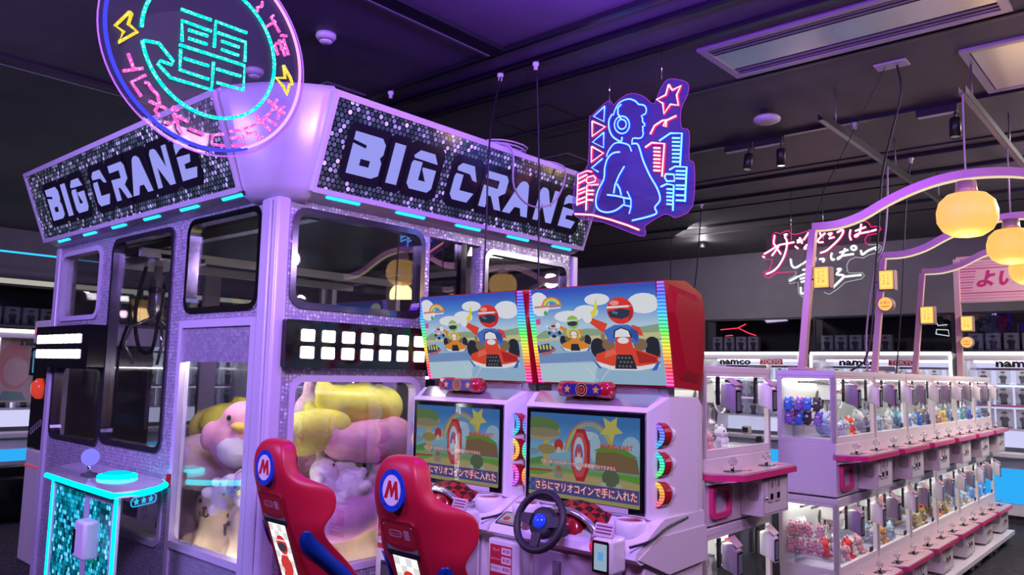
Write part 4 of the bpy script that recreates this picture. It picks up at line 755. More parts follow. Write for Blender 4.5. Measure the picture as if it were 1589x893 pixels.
    mb = MB(); mb.lathe(mat('blue_button', (.01, .05, .6), .12, emit=(.02, .08, .9), es=.35), [(.034, 0), (.032, .012), (.018, .022), (0, .025)], wc-ax*.004, ax, 20)
    mb.build('horn_button', wl)
    mb = MB(); mb.tube(DGREY, [wc-ax*.03, wc-ax*.25], .035, 12); mb.build('steering_column', r)
    # wedge shaped skirt and base
    wd = [(.38, .93), (.55, 1.0), (.975, 1.0), (.975, .84), (.63, .83)]
    for ya, yb in ((-.42, -.37), (.37, .42)):
        mb = MB(); mb.loft(WARMW, [[(x, y, z) for x, z in wd] for y in (ya, yb)], True, True, False); mb.build('flank_panel', r)
    mb = MB(); mb.box(WARMW, .45, .975, -.40, .40, .0, .905, .01); mb.box(mat('mauve_panel', (.42, .34, .42), .45), .43, .455, -.30, .20, .05, .88, .004); bs = mb.build('cabinet_base', r)
    MESH = mat('speaker_mesh', (.16, .13, .16), .7, noise=.5, nscale=260)
    mb = MB(); mb.lathe(MESH, [(0, 0), (.085, 0), (.085, .006), (0, .006)], (.432, -.12, .70), (-1, 0, 0), 24); mb.build('speaker_grille', bs)
    mb = MB(); mb.box(MESH, .424, .431, .03, .075, .42, .84, .002); mb.build('slot_grille', bs)
    mb = MB(); mb.box(WHITE, .36, .45, .22, .42, .0, .90, .008); cd = mb.build('coin_door', r)
    mb = MB(); Fs = Matrix.Translation((0, .32, 0)) @ FY(.359, .72); RS = mat('sticker_red', (.55, .02, .05), .4); WS = mat('sticker_white', (.75, .68, .75), .4)
    mb.flat(RS, [(-.085, .0), (.055, .0), (.055, .155), (-.085, .155)], Fs, .001)
    for k, (a, b) in enumerate((('プレイ', '¥100'), ('コンティニュー', '¥100'), ('バナパスポート', '¥300'))):
        z = .13-.042*k
        if k == 2: mb.flat(WS, rrect(-.080, .050, z-.018, z+.016, .005, 2), Fs, .0014)
        else: mb.flat(WS, rrect(-.012, .050, z-.016, z+.016, .004, 2), Fs, .0014)
        mb.text(WS if k < 2 else RS, a, .016 if k == 0 else .0095, Fs @ Matrix.Translation((-.047, z, 0)), .0018, bold=.0004); mb.text(RS, b, .022, Fs @ Matrix.Translation((.020, z, 0)), .0018, bold=.0006)
    mb.build('price_sticker', cd)
    mb = MB(); mb.box(BLACK, .352, .362, .26, .365, .56, .66, .004); mb.box(DGREY, .346, .353, .275, .35, .58, .64, .003); mb.build('coin_slot', cd)
    return r
cab = make_cabinet()
CABX = 2.5
place(cab, False, (CABX, 2.236, 0), label='nearer racing cabinet with its black steering wheel fully in view', group='twin racing cabinets')
cab2 = place(cab, True, (CABX, 3.088, 0), label='racing cabinet standing against the crane kiosk, wheel hidden behind a seat', group='twin racing cabinets')
for ob in cab2.children_recursive:
    if ob.name.startswith('lamp_arc'):
        ob.data = ob.data.copy()
        for i, mt in enumerate(ob.data.materials):
            if mt in MOON: ob.data.materials[i] = MOON2[MOON.index(mt)]
# ---------------------------------------------------------------- racing chairs
def make_seat():
    r = root('racing_chair', 'red bucket racing chair', 'racing chair')
    Z = [(1.388, -.285, .04, -.25, .045), (1.378, -.308, .078, -.235, .084), (1.345, -.324, .102, -.228, .112), (1.30, -.328, .116, -.240, .126), (1.255, -.324, .124, -.240, .140), (1.225, -.316, .130, -.212, .175), (1.200, -.308, .134, -.150, .238), (1.17, -.300, .135, -.112, .264), (1.09, -.274, .132, -.112, .268), (1.05, -.262, .130, -.146, .250), (1.01, -.248, .126, -.160, .232), (.96, -.228, .122, -.125, .228), (.89, -.198, .118, -.050, .238), (.82, -.168, .115, .015, .243), (.68, -.11, .112, .13, .248), (.55, -.06, .112, .22, .25), (.44, -.04, .112, .33, .25), (.40, -.02, .11, .34, .245)]
    rings = []
    for z, xr, wr, xf, wf in Z:
        mid = [(xr+(xf-xr)*t, wr+(wf-wr)*(t**.8)) for t in (.33, .66)]
        half = [(xr, wr*.55), (xr+.012, wr)]+mid+[(xf, wf), (xf-.015, wf-.045), (xf-.10*min(1, (xf-xr)/.25), wf*.45)]
        rings.append([(x, y, z) for x, y in half]+[(x, -y, z) for x, y in half[::-1]])
    mb = MB(); mb.loft(SEATRED, rings[::-1], True, True, True)
    b = mb.build('backrest', r); sd = b.modifiers.new('smooth', 'SUBSURF'); sd.levels = 1; sd.render_levels = 2
    # rear emblem
    Fe = frame((-.318, 0, 1.265), (0, -1, 0), (.0, 0, 1)); Fe = frame((-.318, 0, 1.265), (0, -1, 0), (.02, 0, 1))
    mb = MB(); mb.prism(BLUE, circ(0, 0, .070, .076, 32), Fe, -.012, .010, side=BLUE); em = mb.build('round_emblem', b)
    mb = MB(); mb.flat(mat('emblem_white', (.78, .72, .78), .3), circ(0, 0, .050, .055, 28), Fe, .0105)
    M_ = [(-.040, -.030), (-.018, .034), (-.004, .034), (.004, .006), (.016, .034), (.030, .034), (.040, -.030), (.022, -.030), (.018, .004), (.006, -.024), (-.002, -.024), (-.010, .006), (-.022, -.030)]
    mb.flat_ho(mat('emblem_red', (.55, .015, .03), .3), M_, [], Fe, .0112)
    for k in range(5): a = PI/2+2*PI*k/5; mb.flat(BLACK, circ(.060*math.cos(a), .065*math.sin(a), .0035, n=8), Fe, .0108)
    mb.build('emblem_face', em)
    # leaning spine with name plate and lit picture
    up = Vector((-.30, 0, .82)).normalized()
    Fs = frame((-.056, 0, .50), (0, -1, 0), (-.335, 0, .94))
    mb = MB(); mb.prism(mat('deep_red', (.28, .008, .02), .3), rrect(-.092, .092, .0, .70, .02, 3), Fs, -.03, .012); sp = mb.build('spine_frame', b)
    mb = MB(); mb.flat(RED, [(-.085, .60), (.085, .60), (.085, .685), (-.085, .685)], Fs, .0125); mb.flat(SILVER, [(-.086, .575), (.086, .575), (.086, .60), (.05, .585), (0, .58), (-.05, .585), (-.086, .60)], Fs, .0128)
    WL = mat('plate_ink', (.45, .25, .28), .4)
    mb.prism(WL, rrect(-.055, .015, .633, .660, .012, 4), Fs, .0125, .0135, [rrect(-.052, .012, .636, .657, .0105, 4)]); mb.text(WL, 'Nintendo', .017, Fs @ Matrix.Translation((-.020, .6465, 0)), .0135); mb.prism(WL, rrect(.028, .055, .628, .664, .003, 2), Fs, .0125, .0135)
    for x in (-.075, .075): mb.lathe(CHROME, [(.004, 0), (.003, .002), (0, .002)], Fs @ Vector((x, .678, .0125)), Fs.to_3x3() @ Vector((0, 0, 1)), 8)
    mb.build('name_plate', sp)
    mb = MB(); mb.flat(BLACK, [(-.088, .555), (.088, .555), (.088, .577), (-.088, .577)], Fs, .0130)
    LW = emi((1.0, .97, .95), 1.25); LG = emi((.72, .72, .74), 1.0)
    mb.flat(LW, [(-.066, .09), (.066, .09), (.066, .555), (-.066, .555)], Fs, .0128)
    for i in range(4):
        for j in range(14):
            if (i+j) % 2: mb.flat(LG, [(-.066+.033*i, .09+.033*j), (-.033+.033*i, .09+.033*j), (-.033+.033*i, .123+.033*j), (-.066+.033*i, .123+.033*j)], Fs, .0130)
    lb = mb.build('lit_panel', sp, 'lit white checked panel with a printed driver')
    mb = MB(); S = lambda pts, c, col: mb.flat(E_(*col, .9), pts, Fs, c)          # plain driver in a full-face helmet, standing
    S([(-.030, .12), (-.035, .30), (.0, .33), (.040, .30), (.045, .12), (.018, .12), (.008, .26), (-.006, .12)], .0134, (.05, .16, .75)); S([(-.038, .30), (-.042, .37), (-.02, .405), (.022, .405), (.044, .37), (.046, .29), (.0, .28)], .0138, (.72, .05, .05))
    S(circ(.004, .455, .040, .046, 20), .0142, (.72, .04, .04)); S([(-.034, .455), (-.03, .43), (.0, .422), (.03, .43), (.036, .458), (.0, .468)], .0146, (.05, .05, .08)); S(circ(-.040, .33, .014, .016, 12), .0150, (.8, .8, .85)); S(circ(.050, .32, .014, .016, 12), .0150, (.8, .8, .85)); S([(-.034, .472), (.040, .474), (.040, .481), (-.033, .479)], .0146, (.85, .85, .85))
    S([(-.06, .06), (-.05, .12), (.05, .12), (.062, .06)], .0138, (.6, .05, .06)); S(circ(-.055, .09, .016, .022, 12), .0142, (.05, .05, .06)); S(circ(.055, .09, .016, .022, 12), .0142, (.05, .05, .06))
    mb.build('driver_print', lb, norm=False)
    # blue flank inlays
    for s_ in (-1, 1):
        mb = MB(); path = [(-.215, 1.005), (-.20, .96), (-.155, .90), (-.09, .84), (-.01, .76), (.07, .66), (.15, .54)]
        L1, L2 = [], []
        zz = [q[0] for q in Z]
        def hw(x, z):                                            # half width of the shell at (x, z)
            for (za, xra, wra, xfa, wfa), (zb, xrb, wrb, xfb, wfb) in zip(Z, Z[1:]):
                if zb <= z <= za:
                    t = (za-z)/(za-zb); xr = xra+(xrb-xra)*t; wr = wra+(wrb-wra)*t; xf = xfa+(xfb-xfa)*t; wf = wfa+(wfb-wfa)*t
                    k = min(1, max(0, (x-xr)/(xf-xr))); return wr+(wf-wr)*k**.8
            return .2
        rg = []
        PP = [(p[0], p[1]) for p in smooth_line(path, 3)]
        for i, (x, z) in enumerate(PP):
            wd = .012+.045*min(1, i/5)
            a = (x-wd*.6, z); b2 = (x+wd*.6, z+wd*.25)
            rg.append([(a[0], s_*(hw(*a)+.004), a[1]), (x, s_*(hw(x, z)+.010), z+wd*.1), (b2[0], s_*(hw(*b2)+.004), b2[1]), (x, s_*(hw(x, z)-.012), z)])
        mb.loft(mat('inlay_blue', (.005, .045, .28), .35), rg, True, True, True); mb.build('blue_inlay', b)
    mb = MB(); mb.box(mat('black_vinyl', (.02, .018, .022), .5), .0, .46, -.19, .19, .40, .49, .04, 3); mb.build('seat_cushion', r)
    mb = MB(); mb.ell(mat('black_vinyl', (.02, .018, .022), .5), (-.235, 0, 1.29), (.035, .10, .075), seg=16, rings=10); mb.build('head_pad', b)
    mb = MB(); mb.box(SEATRED, -.02, .52, -.22, .22, .30, .41, .03, 3); mb.build('seat_shell', r)
    mb = MB(); mb.box(DGREY, -.05, .60, -.24, .24, 0, .06, .01); mb.box(WARMW, .05, .42, -.15, .15, .06, .31, .02); mb.build('seat_plinth', r)
    return r
seat = make_seat()
place(seat, False, (2.21, 2.232, 0), label='red bucket chair in front of the nearer screen', group='racing chairs')
place(seat, True, (2.21, 3.085, 0), label='red bucket chair beside the crane corner', group='racing chairs')
# ---------------------------------------------------------------- two-tier crane cabinets
ILLUM = emi((1.0, .98, .94), 16.0)
TERMW = mat('terminal_shell', (.70, .66, .68), .35); TERMG = mat('terminal_grey', (.30, .25, .32), .4)
INW = mat('inner_white', (.80, .80, .78), .45)
PW, PD, PH = .80, .38, .80
def make_tier():
    r = root('claw_machine', 'white two-player claw machine', 'claw machine')
    FF = RIGHTF                                   # front plane: a=x b=z outward -y
    mb = MB()
    mb.box(WARMW, 0, PW, 0, PD, .0, .335, .006); body = mb.build('cabinet_body', r)
    mb = MB(); mb.box(WARMW, 0, PW, 0, PD, .765, PH, .004); mb.build('cabinet_top', r)
    mb = MB(); mb.prism(WARMW, rrect(0, PW, .335, .765, .004, 1), FF, -.025, .0, [rrect(.035, PW-.03, .375, .745, .006, 2)]); ff = mb.build('front_frame', r)
    mb = MB(); mb.prism(MGLASS, [(.03, .37), (PW-.025, .37), (PW-.025, .75), (.03, .75)], FF, -.014, -.011); mb.build('front_pane', ff)
    FL = Matrix(((0, 0, -1, 0), (1, 0, 0, 0), (0, 1, 0, 0), (0, 0, 0, 1))); FRr = Matrix(((0, 0, 1, PW), (1, 0, 0, 0), (0, 1, 0, 0), (0, 0, 0, 1)))
    for F in (FL, FRr):
        mb = MB(); mb.prism(WARMW, [(.0, .335), (PD, .335), (PD, .765), (0, .765)], F, -.02, .0, [rrect(.03, PD-.025, .36, .745, .012, 3)]); sf = mb.build('flank_frame', r)
        mb = MB(); mb.prism(MGLASS, [(.03, .355), (PD-.02, .355), (PD-.02, .75), (.03, .75)], F, -.012, -.009); mb.build('flank_pane', sf)
    mb = MB(); mb.box(INW, .02, PW-.02, PD-.02, PD, .335, .765); mb.build('back_panel', r)
    mb = MB(); mb.box(INW, .02, PW-.02, .02, PD-.02, .335, .352); mb.build('prize_floor', r)
    mb = MB(); mb.box(ILLUM, .06, PW-.06, .05, .075, .742, .752); mb.build('light_strip', r)
    mb = MB(); mb.box(ILLUM, .06, PW-.06, PD-.07, PD-.045, .742, .752); mb.build('light_strip', r)
    # counter
    ol = [(.0, .02), (.0, -.05), (.10, -.165), (PW-.04, -.165), (PW, -.12), (PW, .02)]
    mb = MB(); mb.prism(PINKP, ol, Matrix.Identity(4), .232, .262); ct = mb.build('counter_edge', r)
    mb = MB(); mb.prism(mat('counter_top', (.62, .42, .45), .15), [(x, y*.98) for x, y in ol], Matrix.Identity(4), .262, .270); mb.build('counter_top', ct)
    mb = MB(); mb.loft(WARMW, [[(.02, .0, .205), (PW-.03, .0, .205), (PW-.03, .0, .232), (.02, .0, .232)], [(.04, -.05, .215), (PW-.05, -.05, .215), (PW-.05, -.14, .232), (.04, -.14, .232)]], True, True, False); mb.build('counter_bracket', ct)
    for x in (.17, .58):
        mb = MB(); mb.box(GLOSSB, x-.055, x+.055, -.10, -.045, .270, .275, .004); mb.lathe(CHROME, [(.010, .275), (.008, .30)], (x, -.07, 0), seg=8); kp = mb.build('lever_plate', r)
        mb = MB(); mb.ell(CLEARB, (x, -.07, .318), .024, seg=12, rings=8); mb.build('lever_ball', kp)
        mb = MB(); mb.box(mat('pale_red_button', (.75, .30, .32), .25), x+.09, x+.135, -.115, -.085, .270, .276, .004); mb.build('push_button', r)
    # coin box
    mb = MB(); mb.box(WARMW, .40, .735, -.125, .0, .02, .225, .006); cb2 = mb.build('coin_box', r)
    mb = MB(); mb.flat(DGREY, [(.40, .03)]*0 or [(.415, .032), (.72, .032), (.72, .035), (.415, .035)], FF, .1255); mb.flat(DGREY, [(.415, .035), (.418, .035), (.418, .215), (.415, .215)], FF, .1255); mb.flat(DGREY, [(.717, .035), (.72, .035), (.72, .215), (.717, .215)], FF, .1255); mb.build('door_groove', cb2)
    for x in (.50, .585):
        mb = MB(); mb.box(BEIGE, x-.028, x+.028, -.131, -.125, .09, .215, .002); p = mb.build('coin_plate', cb2)
        mb = MB(); mb.box(GLOSSB, x-.016, x+.016, -.134, -.130, .105, .135, .001); mb.build('coin_return', p)
        mb = MB(); mb.box(CHROME, x-.004, x+.004, -.137, -.130, .165, .205, .001); mb.build('coin_slot', p)
    mb = MB(); mb.lathe(CHROME, [(.010, 0), (.010, .012), (0, .012)], (.435, -.125, .115), (0, -1, 0), 10); mb.build('door_lock', cb2)
    mb = MB(); mb.prism(mat('grille_grey', (.40, .36, .40), .6), rrect(-.105, -.035, .10, .19, .02, 3), FL @ Matrix.Translation((0, 0, -.40)), 0, .002); mb.build('speaker_grille', cb2)
    # prize hatch
    mb = MB(); mb.prism(PINKP, rrect(.05, .26, .035, .195, .03, 4), FF, -.005, .022, [rrect(.08, .23, .062, .168, .015, 3)]); h = mb.build('prize_hatch', r)
    mb = MB(); mb.prism(mat('hatch_flap', (.58, .57, .58), .3), rrect(.08, .23, .062, .168, .015, 3), FF, .0, .004); mb.build('hatch_flap', h)
    # pay terminals on the glass
    for x, M1 in ((.21, TERMG), (.66, TERMW)):
        mb = MB(); mb.loft(M1, [[(x+a, -.006, z) for a, z in rrect(-.036, .036, .59, .715, .010, 2)], [(x+a, -.055, z) for a, z in rrect(-.036, .036, .575, .71, .010, 2)], [(x+a, -.085, z) for a, z in rrect(-.032, .032, .555, .685, .010, 2)]], True, True, True); t = mb.build('pay_terminal', r)
        mb = MB(); mb.prism(GLOSSB, rrect(x-.028, x+.028, .562, .678, .006, 2), FF, .0845, .088); mb.prism(mat('lcd_grey', (.16, .19, .22), .2), rrect(x-.022, x+.022, .572, .668, .003, 2), FF, .088, .0885); mb.build('terminal_screen', t)
        mb = MB(); mb.box(GLOSSB, x-.085, x-.055, -.012, .0, .60, .745, .002); mb.build('terminal_rail', t)
        mb = MB(); mb.loft(PINKT, [[(x-.03, -.085, .700), (x+.035, -.085, .705), (x+.035, -.085, .708), (x-.03, -.085, .703)], [(x+.0, -.02, .735), (x+.075, -.02, .740), (x+.075, -.02, .743), (x+.0, -.02, .738)]], True, True, False); mb.build('terminal_cover', t)
    # crane mechanism
    mb = MB(); mb.box(CHROME, .03, PW-.03, .17, .18, .715, .73); mb.box(CHROME, .03, PW-.03, .24, .25, .715, .73); mb.box(TERMW, .36, .52, .14, .28, .71, .74, .006); g = mb.build('gantry', r)
    mb = MB(); mb.box(INW, .37, .51, .12, .26, .60, .71, .008); mb.lathe(SILVER, [(.035, .60), (.03, .57), (.022, .56), (.022, .50), (.03, .49), (.03, .465), (.018, .455)], (.44, .19, 0), seg=14); hd = mb.build('claw_head', g)
    mb = MB(); Fn = RIGHTF; mb.text(BLACK, 'namco', .042, Fn @ Matrix.Translation((.405, .662, 0)), -.119, bold=.0012); mb.flat(mat('sign_red', (.65, .05, .06), .4), [(.455, .645), (.512, .645), (.512, .680), (.455, .680)], Fn, -.1188); mb.text(INW, 'TOKYO', .019, Fn @ Matrix.Translation((.4835, .662, 0)), -.1184); mb.build('claw_lettering', hd)
    for k in range(3):
        a = 2*PI*k/3+.5; dx, dy = math.cos(a), math.sin(a)
        mb = MB(); mb.tube(CHROME, [(.44+dx*.01, .19+dy*.01, .475), (.44+dx*.06, .19+dy*.06, .46), (.44+dx*.075, .19+dy*.075, .415), (.44+dx*.06, .19+dy*.06, .37)], .005, 6); mb.tube(BLACK, [(.44+dx*.072, .19+dy*.072, .425), (.44+dx*.058, .19+dy*.058, .365)], .008, 6); mb.build('claw_prong', hd)
    mb = MB(); mb.tube(DGREY, smooth_line([(.40, .24, .70), (.36, .25, .62), (.38, .24, .53), (.43, .24, .54), (.45, .24, .62), (.43, .24, .70)]), .009, 6); mb.tube(DGREY, smooth_line([(.50, .22, .70), (.56, .22, .60), (.55, .22, .48), (.50, .22, .46), (.49, .22, .56), (.50, .22, .66)]), .011, 6); mb.build('claw_hose', hd)
    mb = MB(); mb.tube(mat('white_tube', (.8, .78, .75), .4), smooth_line([(.37, .13, .60), (.385, .12, .56), (.43, .12, .545), (.47, .12, .565), (.49, .125, .61)]), .006, 6); mb.build('white_hose', hd)
    mb = MB(); mb.box(BLACK, PW-.20, PW-.13, -.004, .0, .385, .42, .002); mb.build('glass_label', ff)
    # clear prize chute
    mb = MB(); mb.box(ACRYL, .05, .055, .03, .30, .352, .45); mb.box(ACRYL, .24, .245, .03, .30, .352, .45); mb.box(ACRYL, .05, .245, .295, .30, .352, .45); mb.build('prize_chute', r)
    return r
tier = make_tier(); used = False
ROWX, ROWY = 5.15, 1.79
ORD = ['nearest', 'second', 'third', 'fourth', 'fifth', 'farthest']
TIERS = []
for k in range(6):
    for up in (0, 1):
        z = .145+up*.81
        lab = '%s claw machine of the %s cabinet in the long lit row' % ('upper' if up else 'lower', ORD[k]) if k else '%s claw machine at the end of the long row, its flank facing the aisle' % ('upper' if up else 'lower')
        o = place(tier, used, (ROWX+k*.805, ROWY, z), label=lab, group='claw machines in the long row'); used = True
        TIERS.append((o, k, up))
for up in (0, 1):
    o = place(tier, True, (3.60, 1.895, .145+up*.81), label='%s claw machine of the short cabinet behind the racing cabinets' % ('upper' if up else 'lower'), group='claw machines behind the racing cabinets')
    TIERS.append((o, -1, up))
def make_trolley():
    r = root('wheeled_base', 'white wheeled base plate', 'base')
    mb = MB(); mb.box(WHITE, 0, .80, -.17, PD, .10, .144, .004); mb.build('base_plate', r)
    for x in (.12, .68):
        for y in (-.10, PD-.07):
            mb = MB(); mb.lathe(WHITE, [(.0, -.014), (.035, -.014), (.040, -.006), (.040, .006), (.035, .014), (0, .014)], (x, y, .041), (.25, 1, 0), 16); mb.box(SILVER, x-.018, x+.018, y-.016, y+.016, .075, .10); c = mb.build('caster', r)
            mb = MB(); mb.box(WHITE, x+.02, x+.085, y-.03, y-.012, .045, .06, .004); mb.build('brake_pedal', c)
    return r
tro = make_trolley(); used = False
for k in range(6):
    place(tro, used, (ROWX+k*.805, ROWY, 0), label='white wheeled base plate under the %s cabinet of the long row' % ORD[k], group='wheeled base plates of the long row'); used = True
place(tro, True, (3.60, 1.895, 0), label='white wheeled base plate under the short cabinet behind the racing cabinets')
# ---------------------------------------------------------------- small prizes
PC = {'blue': (.05, .22, .75), 'purple': (.30, .16, .62), 'red': (.75, .05, .05), 'black': (.03, .03, .04), 'white': (.85, .85, .84), 'pink': (.88, .42, .50), 'yellow': (.85, .68, .08), 'orange': (.85, .38, .10), 'brown': (.38, .22, .07), 'pale blue': (.45, .66, .85), 'peach': (.88, .58, .42), 'grey': (.35, .36, .40), 'teal': (.15, .45, .45)}
MINI = {}
def mini(col):
    if col in MINI: return MINI[col]
    c = mat('plush_'+col.replace(' ', '_'), PC[col], .85); wf = mat('plush_face', (.85, .80, .76), .85); ek = mat('bead_eye', (.01, .01, .01), .2)
    mb = MB(); mb.ell(c, (0, 0, .042), (.040, .036, .044), seg=12, rings=8); mb.ell(c, (0, -.004, .098), (.044, .040, .040), seg=12, rings=8)
    for s_ in (-1, 1):
        mb.ell(c, (s_*.030, 0, .135), (.014, .009, .018), seg=8, rings=5); mb.ell(c, (s_*.042, -.012, .055), (.014, .014, .020), seg=8, rings=5); mb.ell(c, (s_*.022, -.030, .012), (.016, .024, .012), seg=8, rings=5)
        mb.ell(ek, (s_*.016, -.041, .104), (.005, .004, .006), seg=6, rings=4)
    mb.ell(wf, (0, -.034, .090), (.022, .014, .016), seg=8, rings=6)
    o = mb.build('plush_toy'); MINI[col] = o; o['used'] = 0; return o
def put_mini(col, loc, rz, s, lab, grp):
    p = mini(col)
    if p['used']:
        o = p.copy(); COL.objects.link(o)
    else: o = p
    p['used'] = p['used']+1
    o.location = loc; o.rotation_euler = (random.uniform(-.25, .05), random.uniform(-.2, .2), rz); o.scale = (s, s, s)
    tag(o, lab, 'plush toy', grp)
FILL = {(-1, 1): ['peach', 'pink', 'white', 'peach', 'orange'], (-1, 0): ['white', 'white', 'grey'], (0, 1): ['white', 'pale blue', 'white', 'orange', 'red'], (0, 0): ['white', 'pink', 'red', 'white'], (1, 1): ['white', 'pale blue', 'white', 'grey'], (1, 0): ['white', 'orange', 'white', 'pale blue'], (2, 1): ['pale blue', 'blue', 'white', 'teal'], (2, 0): ['white', 'brown', 'grey', 'yellow'], (3, 1): ['grey', 'yellow', 'brown', 'pink'], (3, 0): ['brown', 'yellow', 'red', 'teal'], (4, 1): ['pale blue', 'teal', 'white'], (4, 0): ['teal', 'brown', 'white'], (5, 1): ['blue', 'pale blue'], (5, 0): ['pale blue', 'blue']}
RNDM = random.Random(3)
TN = lambda k, up: ('the %s tier beside the racing cabinets' % ('upper' if up else 'lower')) if k < 0 else 'the %s tier of the %s long-row cabinet' % ('upper' if up else 'lower', ORD[k])
for o, k, up in TIERS:
    x0, y0, z0 = o.location
    n = {-1: 3, 0: 9, 1: 11, 2: 11, 3: 12, 4: 8, 5: 6}[k]
    cols = FILL[(k, up)]
    for i in range(n):
        col = cols[i % len(cols)]; row = i // 6
        x = x0+(.30+.075*(i % 6) if k > 0 else .32+.072*(i % 6) if k == 0 else .08+.16*i)+RNDM.uniform(-.012, .012); y = y0+.10+.11*row+RNDM.uniform(-.015, .02)
        s = RNDM.uniform(.72, .95)*(1.25 if (k, up) in ((0, 1), (1, 1)) and row else 1.0)
        put_mini(col, (x, y, z0+.353+(.0 if not row else .012)), RNDM.uniform(-.7, .9), s, 'small %s plush toy in %s' % (col, TN(k, up)), '%s plush toys in %s' % (col, TN(k, up)))
# shelves of toys seen through the flank of the nearest cabinet of the long row
x0, y0 = ROWX, ROWY
for up, zs, seqs in ((1, (.955+.44, .955+.53), [['purple', 'blue', 'black', 'purple', 'red', 'white', 'red'], ['blue', 'purple', 'blue', 'black', 'grey', 'red', 'white']]), (0, (.145+.42, .145+.53), [['pink', 'pink', 'pink', 'pink', 'white', 'white', 'white'], ['pink', 'pink', 'pink', 'pink', 'white', 'white', 'white']])):
    for rw in (0, 1):
        sb = MB(); sb.box(ACRYL, .0, .26, -.035, .03, -.006, -.001); so = sb.build('display_shelf')
        so.location = (x0+.045, y0+.31, zs[rw])
        tag(so, 'clear %s shelf in %s' % ('upper' if rw else 'lower', TN(0, up)), 'shelf')
        for i, col in enumerate(seqs[rw]):
            px = x0+.06+.034*i; py = y0+.33-.043*i*0-.0
            # a row running along the flank glass and turning along the back
            if i < 4: p = (x0+.075, y0+.33-.062*i, zs[rw])
            else: p = (x0+.15+.06*(i-4), y0+.31, zs[rw])
            put_mini(col, p, -PI/2 if i < 4 else -.5, .62, '%s plush on the %s shelf in %s' % (col, 'upper' if rw else 'lower', TN(0, up)), '%s toys on the %s display row of %s' % (col, 'upper' if rw else 'lower', TN(0, up)))
        sb = MB(); sb.box(ACRYL, -.03, .03, -.235, .03, -.006, -.001); so = sb.build('display_shelf'); so.location = (x0+.075, y0+.31, zs[rw])
        tag(so, 'clear %s flank shelf in %s' % ('upper' if rw else 'lower', TN(0, up)), 'shelf')
# ---------------------------------------------------------------- large plush toys in the crane
def skin_plush(name, cat, label, blobs, extra, remesh=.022):
    """one soft body from overlapping lobes, merged into a continuous skin; extra = [(part name, material, lobes)]"""
    r = root(name, label, cat)
    mb = MB()
    for mt, c, rad in blobs: mb.ell(mt, c, rad, seg=14, rings=10)
    o = mb.build('body', r); rm = o.modifiers.new('skin', 'REMESH'); rm.mode = 'VOXEL'; rm.voxel_size = remesh; rm.use_smooth_shade = True
    sm = o.modifiers.new('soft', 'SMOOTH'); sm.iterations = 6; sm.factor = .5
    bpy.context.view_layer.update()
    me = bpy.data.meshes.new_from_object(o.evaluated_get(bpy.context.evaluated_depsgraph_get())); o.modifiers.clear(); o.data = me
    for p in me.polygons: p.use_smooth = True
    for pn, mt, lobes in extra:
        for c, rad in lobes:
            m2 = MB(); m2.ell(mt, c, rad, seg=12, rings=8); m2.build(pn, r)
    return r
def fab(n, c): return mat('fleece_'+n, c, .9, noise=.08, nscale=30, bump=.15)
CREAM = fab('cream', (.72, .55, .34)); YEL = fab('yellow', (.72, .66, .10)); PK = fab('pink', (.78, .36, .46)); PPK = fab('pale_pink', (.82, .58, .64)); WF = fab('white', (.80, .74, .76)); MG_ = fab('mauve', (.72, .30, .56)); LIL = fab('lilac', (.52, .38, .62))
EYE = mat('bead_eye', (.01, .01, .01), .2); BRN = mat('brown_thread', (.10, .04, .02), .6)
def dog(mt):
    r = skin_plush('plush_dog', 'plush toy', 'big cream plush dog', [(mt, (0, 0, .22), (.24, .20, .24)), (mt, (0, -.02, .46), (.20, .18, .17)), (mt, (0, -.01, .34), (.19, .17, .16)), (mt, (.24, -.03, .44), (.075, .06, .13)), (mt, (-.24, -.03, .44), (.075, .06, .13)), (mt, (.14, -.16, .05), (.08, .12, .06)), (mt, (-.14, -.16, .05), (.08, .12, .06)), (mt, (.21, -.10, .24), (.06, .09, .07)), (mt, (-.21, -.10, .24), (.06, .09, .07))],
        [('eye', EYE, [((.075, -.187, .49), (.012, .010, .015)), ((-.075, -.187, .49), (.012, .010, .015))]), ('nose', BRN, [((0, -.202, .455), (.017, .012, .012))])])
    m2 = MB(); m2.tube(BRN, smooth_line([(-.045, -.196, .43), (-.035, -.200, .410), (-.012, -.203, .412), (0, -.204, .44), (.012, -.203, .412), (.035, -.200, .410), (.045, -.196, .43)]), .006, 6); m2.build('mouth', r)
    return r
def bunny(mt, inner):
    return skin_plush('plush_bunny', 'plush toy', 'white plush bunny', [(mt, (0, 0, .13), (.15, .13, .14)), (mt, (0, -.02, .31), (.15, .13, .13)), (mt, (.07, 0, .47), (.042, .035, .12)), (mt, (-.07, 0, .47), (.042, .035, .12)), (mt, (.10, -.10, .05), (.06, .08, .05)), (mt, (-.10, -.10, .05), (.06, .08, .05)), (mt, (.14, -.06, .18), (.05, .07, .045)), (mt, (-.14, -.06, .18), (.05, .07, .045))],
        [('eye', EYE, [((.055, -.145, .33), (.011, .008, .016)), ((-.055, -.145, .33), (.011, .008, .016))]), ('nose', inner, [((0, -.156, .30), (.013, .008, .010))]), ('inner_ear', inner, [((.07, -.032, .47), (.022, .008, .08)), ((-.07, -.032, .47), (.022, .008, .08))])], .018)
def bird(mt, bk):
    return skin_plush('plush_bird', 'plush toy', 'pink plush bird', [(mt, (0, 0, .19), (.22, .20, .20)), (mt, (0, -.02, .33), (.18, .17, .13)), (mt, (.22, -.02, .20), (.06, .09, .10)), (mt, (-.22, -.02, .20), (.06, .09, .10))],
        [('eye', EYE, [((.085, -.178, .33), (.014, .010, .018)), ((-.085, -.178, .33), (.014, .010, .018))]), ('beak', bk, [((0, -.20, .285), (.055, .055, .032))]), ('belly_patch', WF, [((0, -.105, .15), (.14, .11, .12))])])
